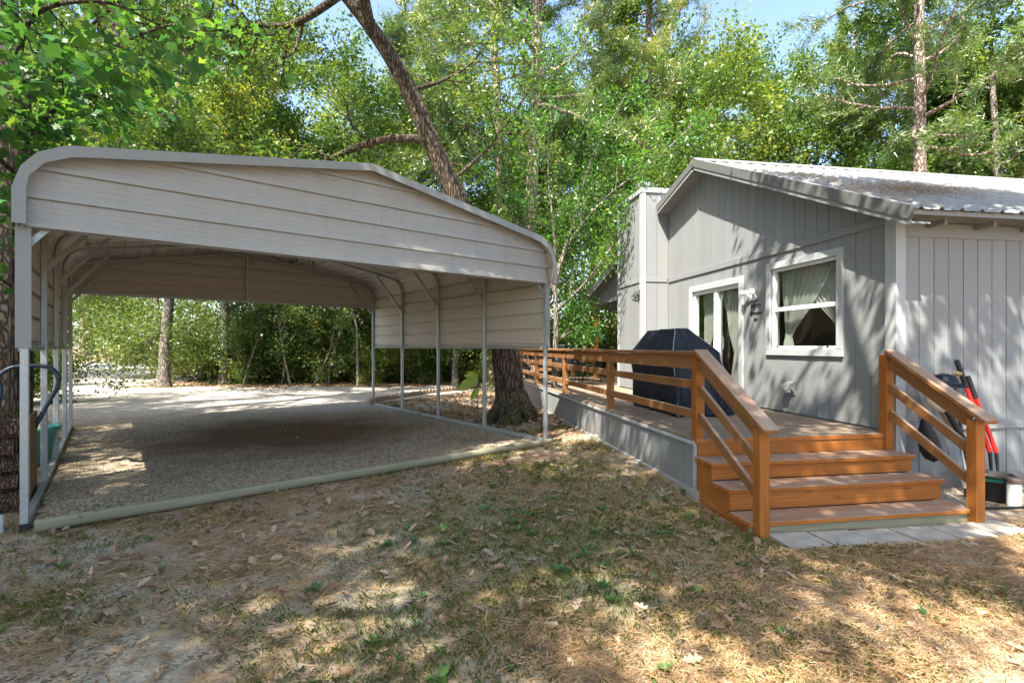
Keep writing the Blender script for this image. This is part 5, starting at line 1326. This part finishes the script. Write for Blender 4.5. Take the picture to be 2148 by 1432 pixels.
# stones of the gravel bay
def stones(n, x0, x1, y0, y1, r0, r1, cond):
    x, y = scatter(n, x0, x1, y0, y1); k = cond(x, y) & vis(x, y); x, y = x[k], y[k]; n = len(x)
    base = np.array([(1, 0, 0), (0, 1, 0), (-1, 0, 0), (0, -1, 0), (0, 0, .6), (0, 0, -.6)], float)
    V = np.repeat(base[None], n, 0)*RNG.uniform(.6, 1.25, (n, 6, 1)); a = RNG.uniform(0, 6.28, n); c, s = np.cos(a), np.sin(a)
    Vx = V[..., 0]*c[:, None]-V[..., 1]*s[:, None]; Vy = V[..., 0]*s[:, None]+V[..., 1]*c[:, None]; r = (r0+(r1-r0)*RNG.random(n)**2)[:, None]
    V = np.stack([Vx*r, Vy*r, V[..., 2]*r], -1)+onground(x, y, .024)[:, None]
    F = np.array([(0, 1, 4), (1, 2, 4), (2, 3, 4), (3, 0, 4)]); F = (F[None]+np.arange(n)[:, None, None]*6).reshape(-1, 3)
    return V.reshape(-1, 3), F
t = NT('gravel_stones'); rI = t.n('ShaderNodeNewGeometry').outputs['Random Per Island']; c = stain(t, t.tc(), t.ramp(rI, [(.0, (.17, .125, .08)), (.4, (.33, .26, .175)), (.8, (.48, .41, .30)), (1.0, (.66, .59, .46))]))
t.pbsdf(c, .85); M['stones'] = t.m
V, F = stones(170000, -7, 1, 3.8, 12, .005, .015, in_gravel)
tag(mobj('gravel_stones', npmesh_idx('gravel_stones', V, F, M['stones'])), 'loose pale gravel stones in the parking bay', 'gravel', kind='stuff')
# pine straw
def straw_cover(n, x0, x1, y0, y1, dens, ln, w):
    x, y = scatter(n, x0, x1, y0, y1, dens); n = len(x); c = onground(x, y, .012)+np.stack([np.zeros(n), np.zeros(n), RNG.random(n)*.018], 1)
    a = RNG.normal(.6, .9, n); L = RNG.uniform(.5, 1, n)*ln; d = np.stack([np.cos(a), np.sin(a), RNG.normal(0, .12, n)], 1); sd = np.stack([-np.sin(a), np.cos(a), RNG.normal(0, .3, n)], 1)
    ww = (w*(.6+y/6))[:, None]
    return np.stack([c-d*L[:, None]/2+sd*ww, c-d*L[:, None]/2-sd*ww, c+d*L[:, None]/2], 1).reshape(-1, 3)
V = straw_cover(560000, -7, 8, 1.4, 9, lambda x, y: yard(x, y)*np.clip((nfield(x, y, 1.9)*.6+nfield(x, y, 4.3, 2)*.5-.28)*2.0+np.clip(x*.09, -.1, .35), .06, 1)*np.clip(.34+.33*(x+.3)+.25*(3.2-y), .22, 1)*(1-.75*np.exp(-((x-.2)**2/1.6+(y-4.2)**2/1.6))), .14, .0017)
tag(mobj('pine_straw', npmesh('pine_straw', V, 3, M['straw'])), 'brown pine needles scattered over the yard dirt', 'pine straw', kind='stuff')
# twigs
tw = MB(); r = random.Random(31)
for k in range(420):
    x_ = r.uniform(-6, 7); y_ = 1.4+7.5*r.random()**1.3
    if not bool(yard(np.array([x_]), np.array([y_]))[0]): continue
    a = r.uniform(0, 6.28); L = r.uniform(.05, .22); d = Vector((math.cos(a), math.sin(a), 0)); p = Vector((x_, y_, g1(x_, y_)+.016))
    tw.tube([p, p+d*L*.5+Vector((r.uniform(-.015, .015), r.uniform(-.015, .015), .006)), p+d*L], [.0035, .003, .0015], 4, False)
tag(tw.obj('fallen_twigs', M['twig'], None), 'small dark twigs lying in the yard', 'twigs', kind='stuff')
# fallen leaves
M['dead'] = m_leaf('dead_leaves', [(.0, (.12, .065, .035)), (.3, (.22, .13, .07)), (.6, (.34, .24, .15)), (.85, (.42, .34, .24)), (1.0, (.38, .16, .05))], .15, .04, .1)
def fallen(name, n, x0, x1, y0, y1, dens, size):
    x, y = scatter(n, x0, x1, y0, y1, dens); n = len(x); c = onground(x, y, .022)
    nz = RNG.normal(0, .33, (n, 3))+np.array([0, 0, 1]); nz /= np.linalg.norm(nz, axis=1)[:, None]; d = RNG.normal(0, 1, (n, 3)); d -= nz*(d*nz).sum(1)[:, None]; d /= np.linalg.norm(d, axis=1)[:, None]; s = np.cross(nz, d)
    L = size*RNG.uniform(.55, 1.3, n)[:, None]; cu = RNG.uniform(-.1, .35, n)[:, None]
    half = [(0, 0), (.2, .14), (.26, .30), (.42, .13), (.55, .33), (.68, .14), (.82, .20), (1, 0)]
    P = []
    for sg in (1, -1):
        P.append(np.stack([c+d*L*(a-.5)+s*L*b*sg+nz*L*(cu*(abs(b)*1.6+(a-.5)**2)) for a, b in half], 1))
    V = np.concatenate(P, 1).reshape(-1, 8, 3).reshape(-1, 3)
    V = np.stack(P, 1).reshape(-1, 3); return npmesh(name, V, 8, M['dead'])
dl = lambda x, y: yard(x, y)*np.clip(.35+.9*nfield(x, y, 1.3, 4)-.05*x, .1, 1)
tag(mobj('fallen_leaves', fallen('fallen_leaves', 6000, -7, 8, 1.4, 9, dl, .085)), 'dry brown oak leaves lying over the yard', 'fallen leaves', kind='stuff')
bedf = lambda x, y: (~in_gravel(x, y) & ~blocked(x, y) & vis(x, y))*1.0
tag(mobj('fallen_leaves', fallen('fallen_leaves', 22000, -24, 3, 8.5, 26, bedf, .13)), 'rusty leaf litter in the tree bed and under the bushes', 'fallen leaves', kind='stuff')
tag(mobj('fallen_leaves', fallen('fallen_leaves', 500, -6.5, .6, 4, 12, lambda x, y: in_gravel(x, y)*1.0, .07)), 'few brown leaves blown onto the gravel bay', 'fallen leaves', kind='stuff')
# grass
M['grass'] = m_leaf('grass_blades', stp((.09, .15, .03), (.16, .23, .05), (.30, .33, .10), (.50, .43, .22)), .3, .04, .3, 1.5)
def grass(n, x0, x1, y0, y1, dens, hh):
    x, y = scatter(n, x0, x1, y0, y1, dens); k = 7; x = np.repeat(x, k)+RNG.normal(0, .022, len(x)*k); y = np.repeat(y, k)+RNG.normal(0, .022, len(y)*k); n = len(x)
    c = onground(x, y, .0); h = hh*RNG.uniform(.4, 1.2, n)[:, None]; a = RNG.uniform(0, 6.28, n); d = np.stack([np.cos(a), np.sin(a), np.zeros(n)], 1)*RNG.uniform(.15, .9, n)[:, None]; s = np.stack([-np.sin(a), np.cos(a), np.zeros(n)], 1)*.0011*(1+y/6)[:, None]
    up = np.array([0, 0, 1.0]); m_ = c+(d*.35+up*.62)*h; t_ = c+(d*1.0+up*.85)*h
    return np.stack([c-s, c+s, m_+s*.8, t_, m_-s*.8], 1).reshape(-1, 3)
gd = lambda x, y: yard(x, y)*np.clip((nfield(x, y, 1.1, 1)*.55+nfield(x, y, 3.1, 5)*.6-.52)*2.6, .01, 1)*np.where((x > -.9) | (y < 3.2), 1, .3)+yard(x, y)*.75*np.exp(-((x-.3)**2/1.8+(y-4.2)**2/2.2))
tag(mobj('grass', npmesh('grass', grass(60000, -7, 8, 1.4, 9.5, gd, .040), 5, M['grass'])), 'sparse short green grass in the yard dirt', 'grass', kind='stuff')
# low green weeds
M['weed'] = m_leaf('weed_leaves', stp((.04, .11, .03), (.07, .17, .04), (.11, .22, .05), (.20, .30, .07)), .35, .05, .2)
x, y = scatter(1500, -6, 6, 1.4, 8, lambda x, y: yard(x, y)*np.clip(np.exp(-((x-.35)**2/1.1+(y-4.3)**2/1.8))*1.0+.12*nfield(x, y, 2.2, 3), 0, 1))
V = []
for a_, b_ in zip(x, y):
    z = g1(a_, b_)+.012; nn = random.randint(6, 12); R0 = random.uniform(.025, .07)
    for q in range(nn):
        th = q*2.4+random.random(); L = R0*random.uniform(.7, 1.2); d = np.array([math.cos(th), math.sin(th), random.uniform(.1, .8)]); s = np.array([-math.sin(th), math.cos(th), 0])*L*.26; b = np.array([a_, b_, z])
        V += [b, b+d*L*.5+s, b+d*L, b+d*L*.5-s]
tag(mobj('low_weeds', npmesh('low_weeds', np.array(V), 4, M['weed'])), 'small green leafy weeds growing in the dirt', 'weeds', kind='stuff')
# small ivy on the left end of the timber
V = []
for q in range(70):
    b = np.array(C(-5.55+random.gauss(0, .13), -.10+random.gauss(0, .06), .06+random.uniform(0, .11))); d = np.array([random.uniform(-1, 1), random.uniform(-1, 1), random.uniform(0, .7)]); d /= np.linalg.norm(d); s = np.cross(d, [0, .3, 1]); L = .035
    V += [b, b+d*L*.4+s*L*.4, b+d*L, b+d*L*.4-s*L*.4]
tag(mobj('timber_weed', npmesh('timber_weed', np.array(V), 4, M['weed'])), 'small green weed growing over the left end of the timber', 'weed', kind='stuff')
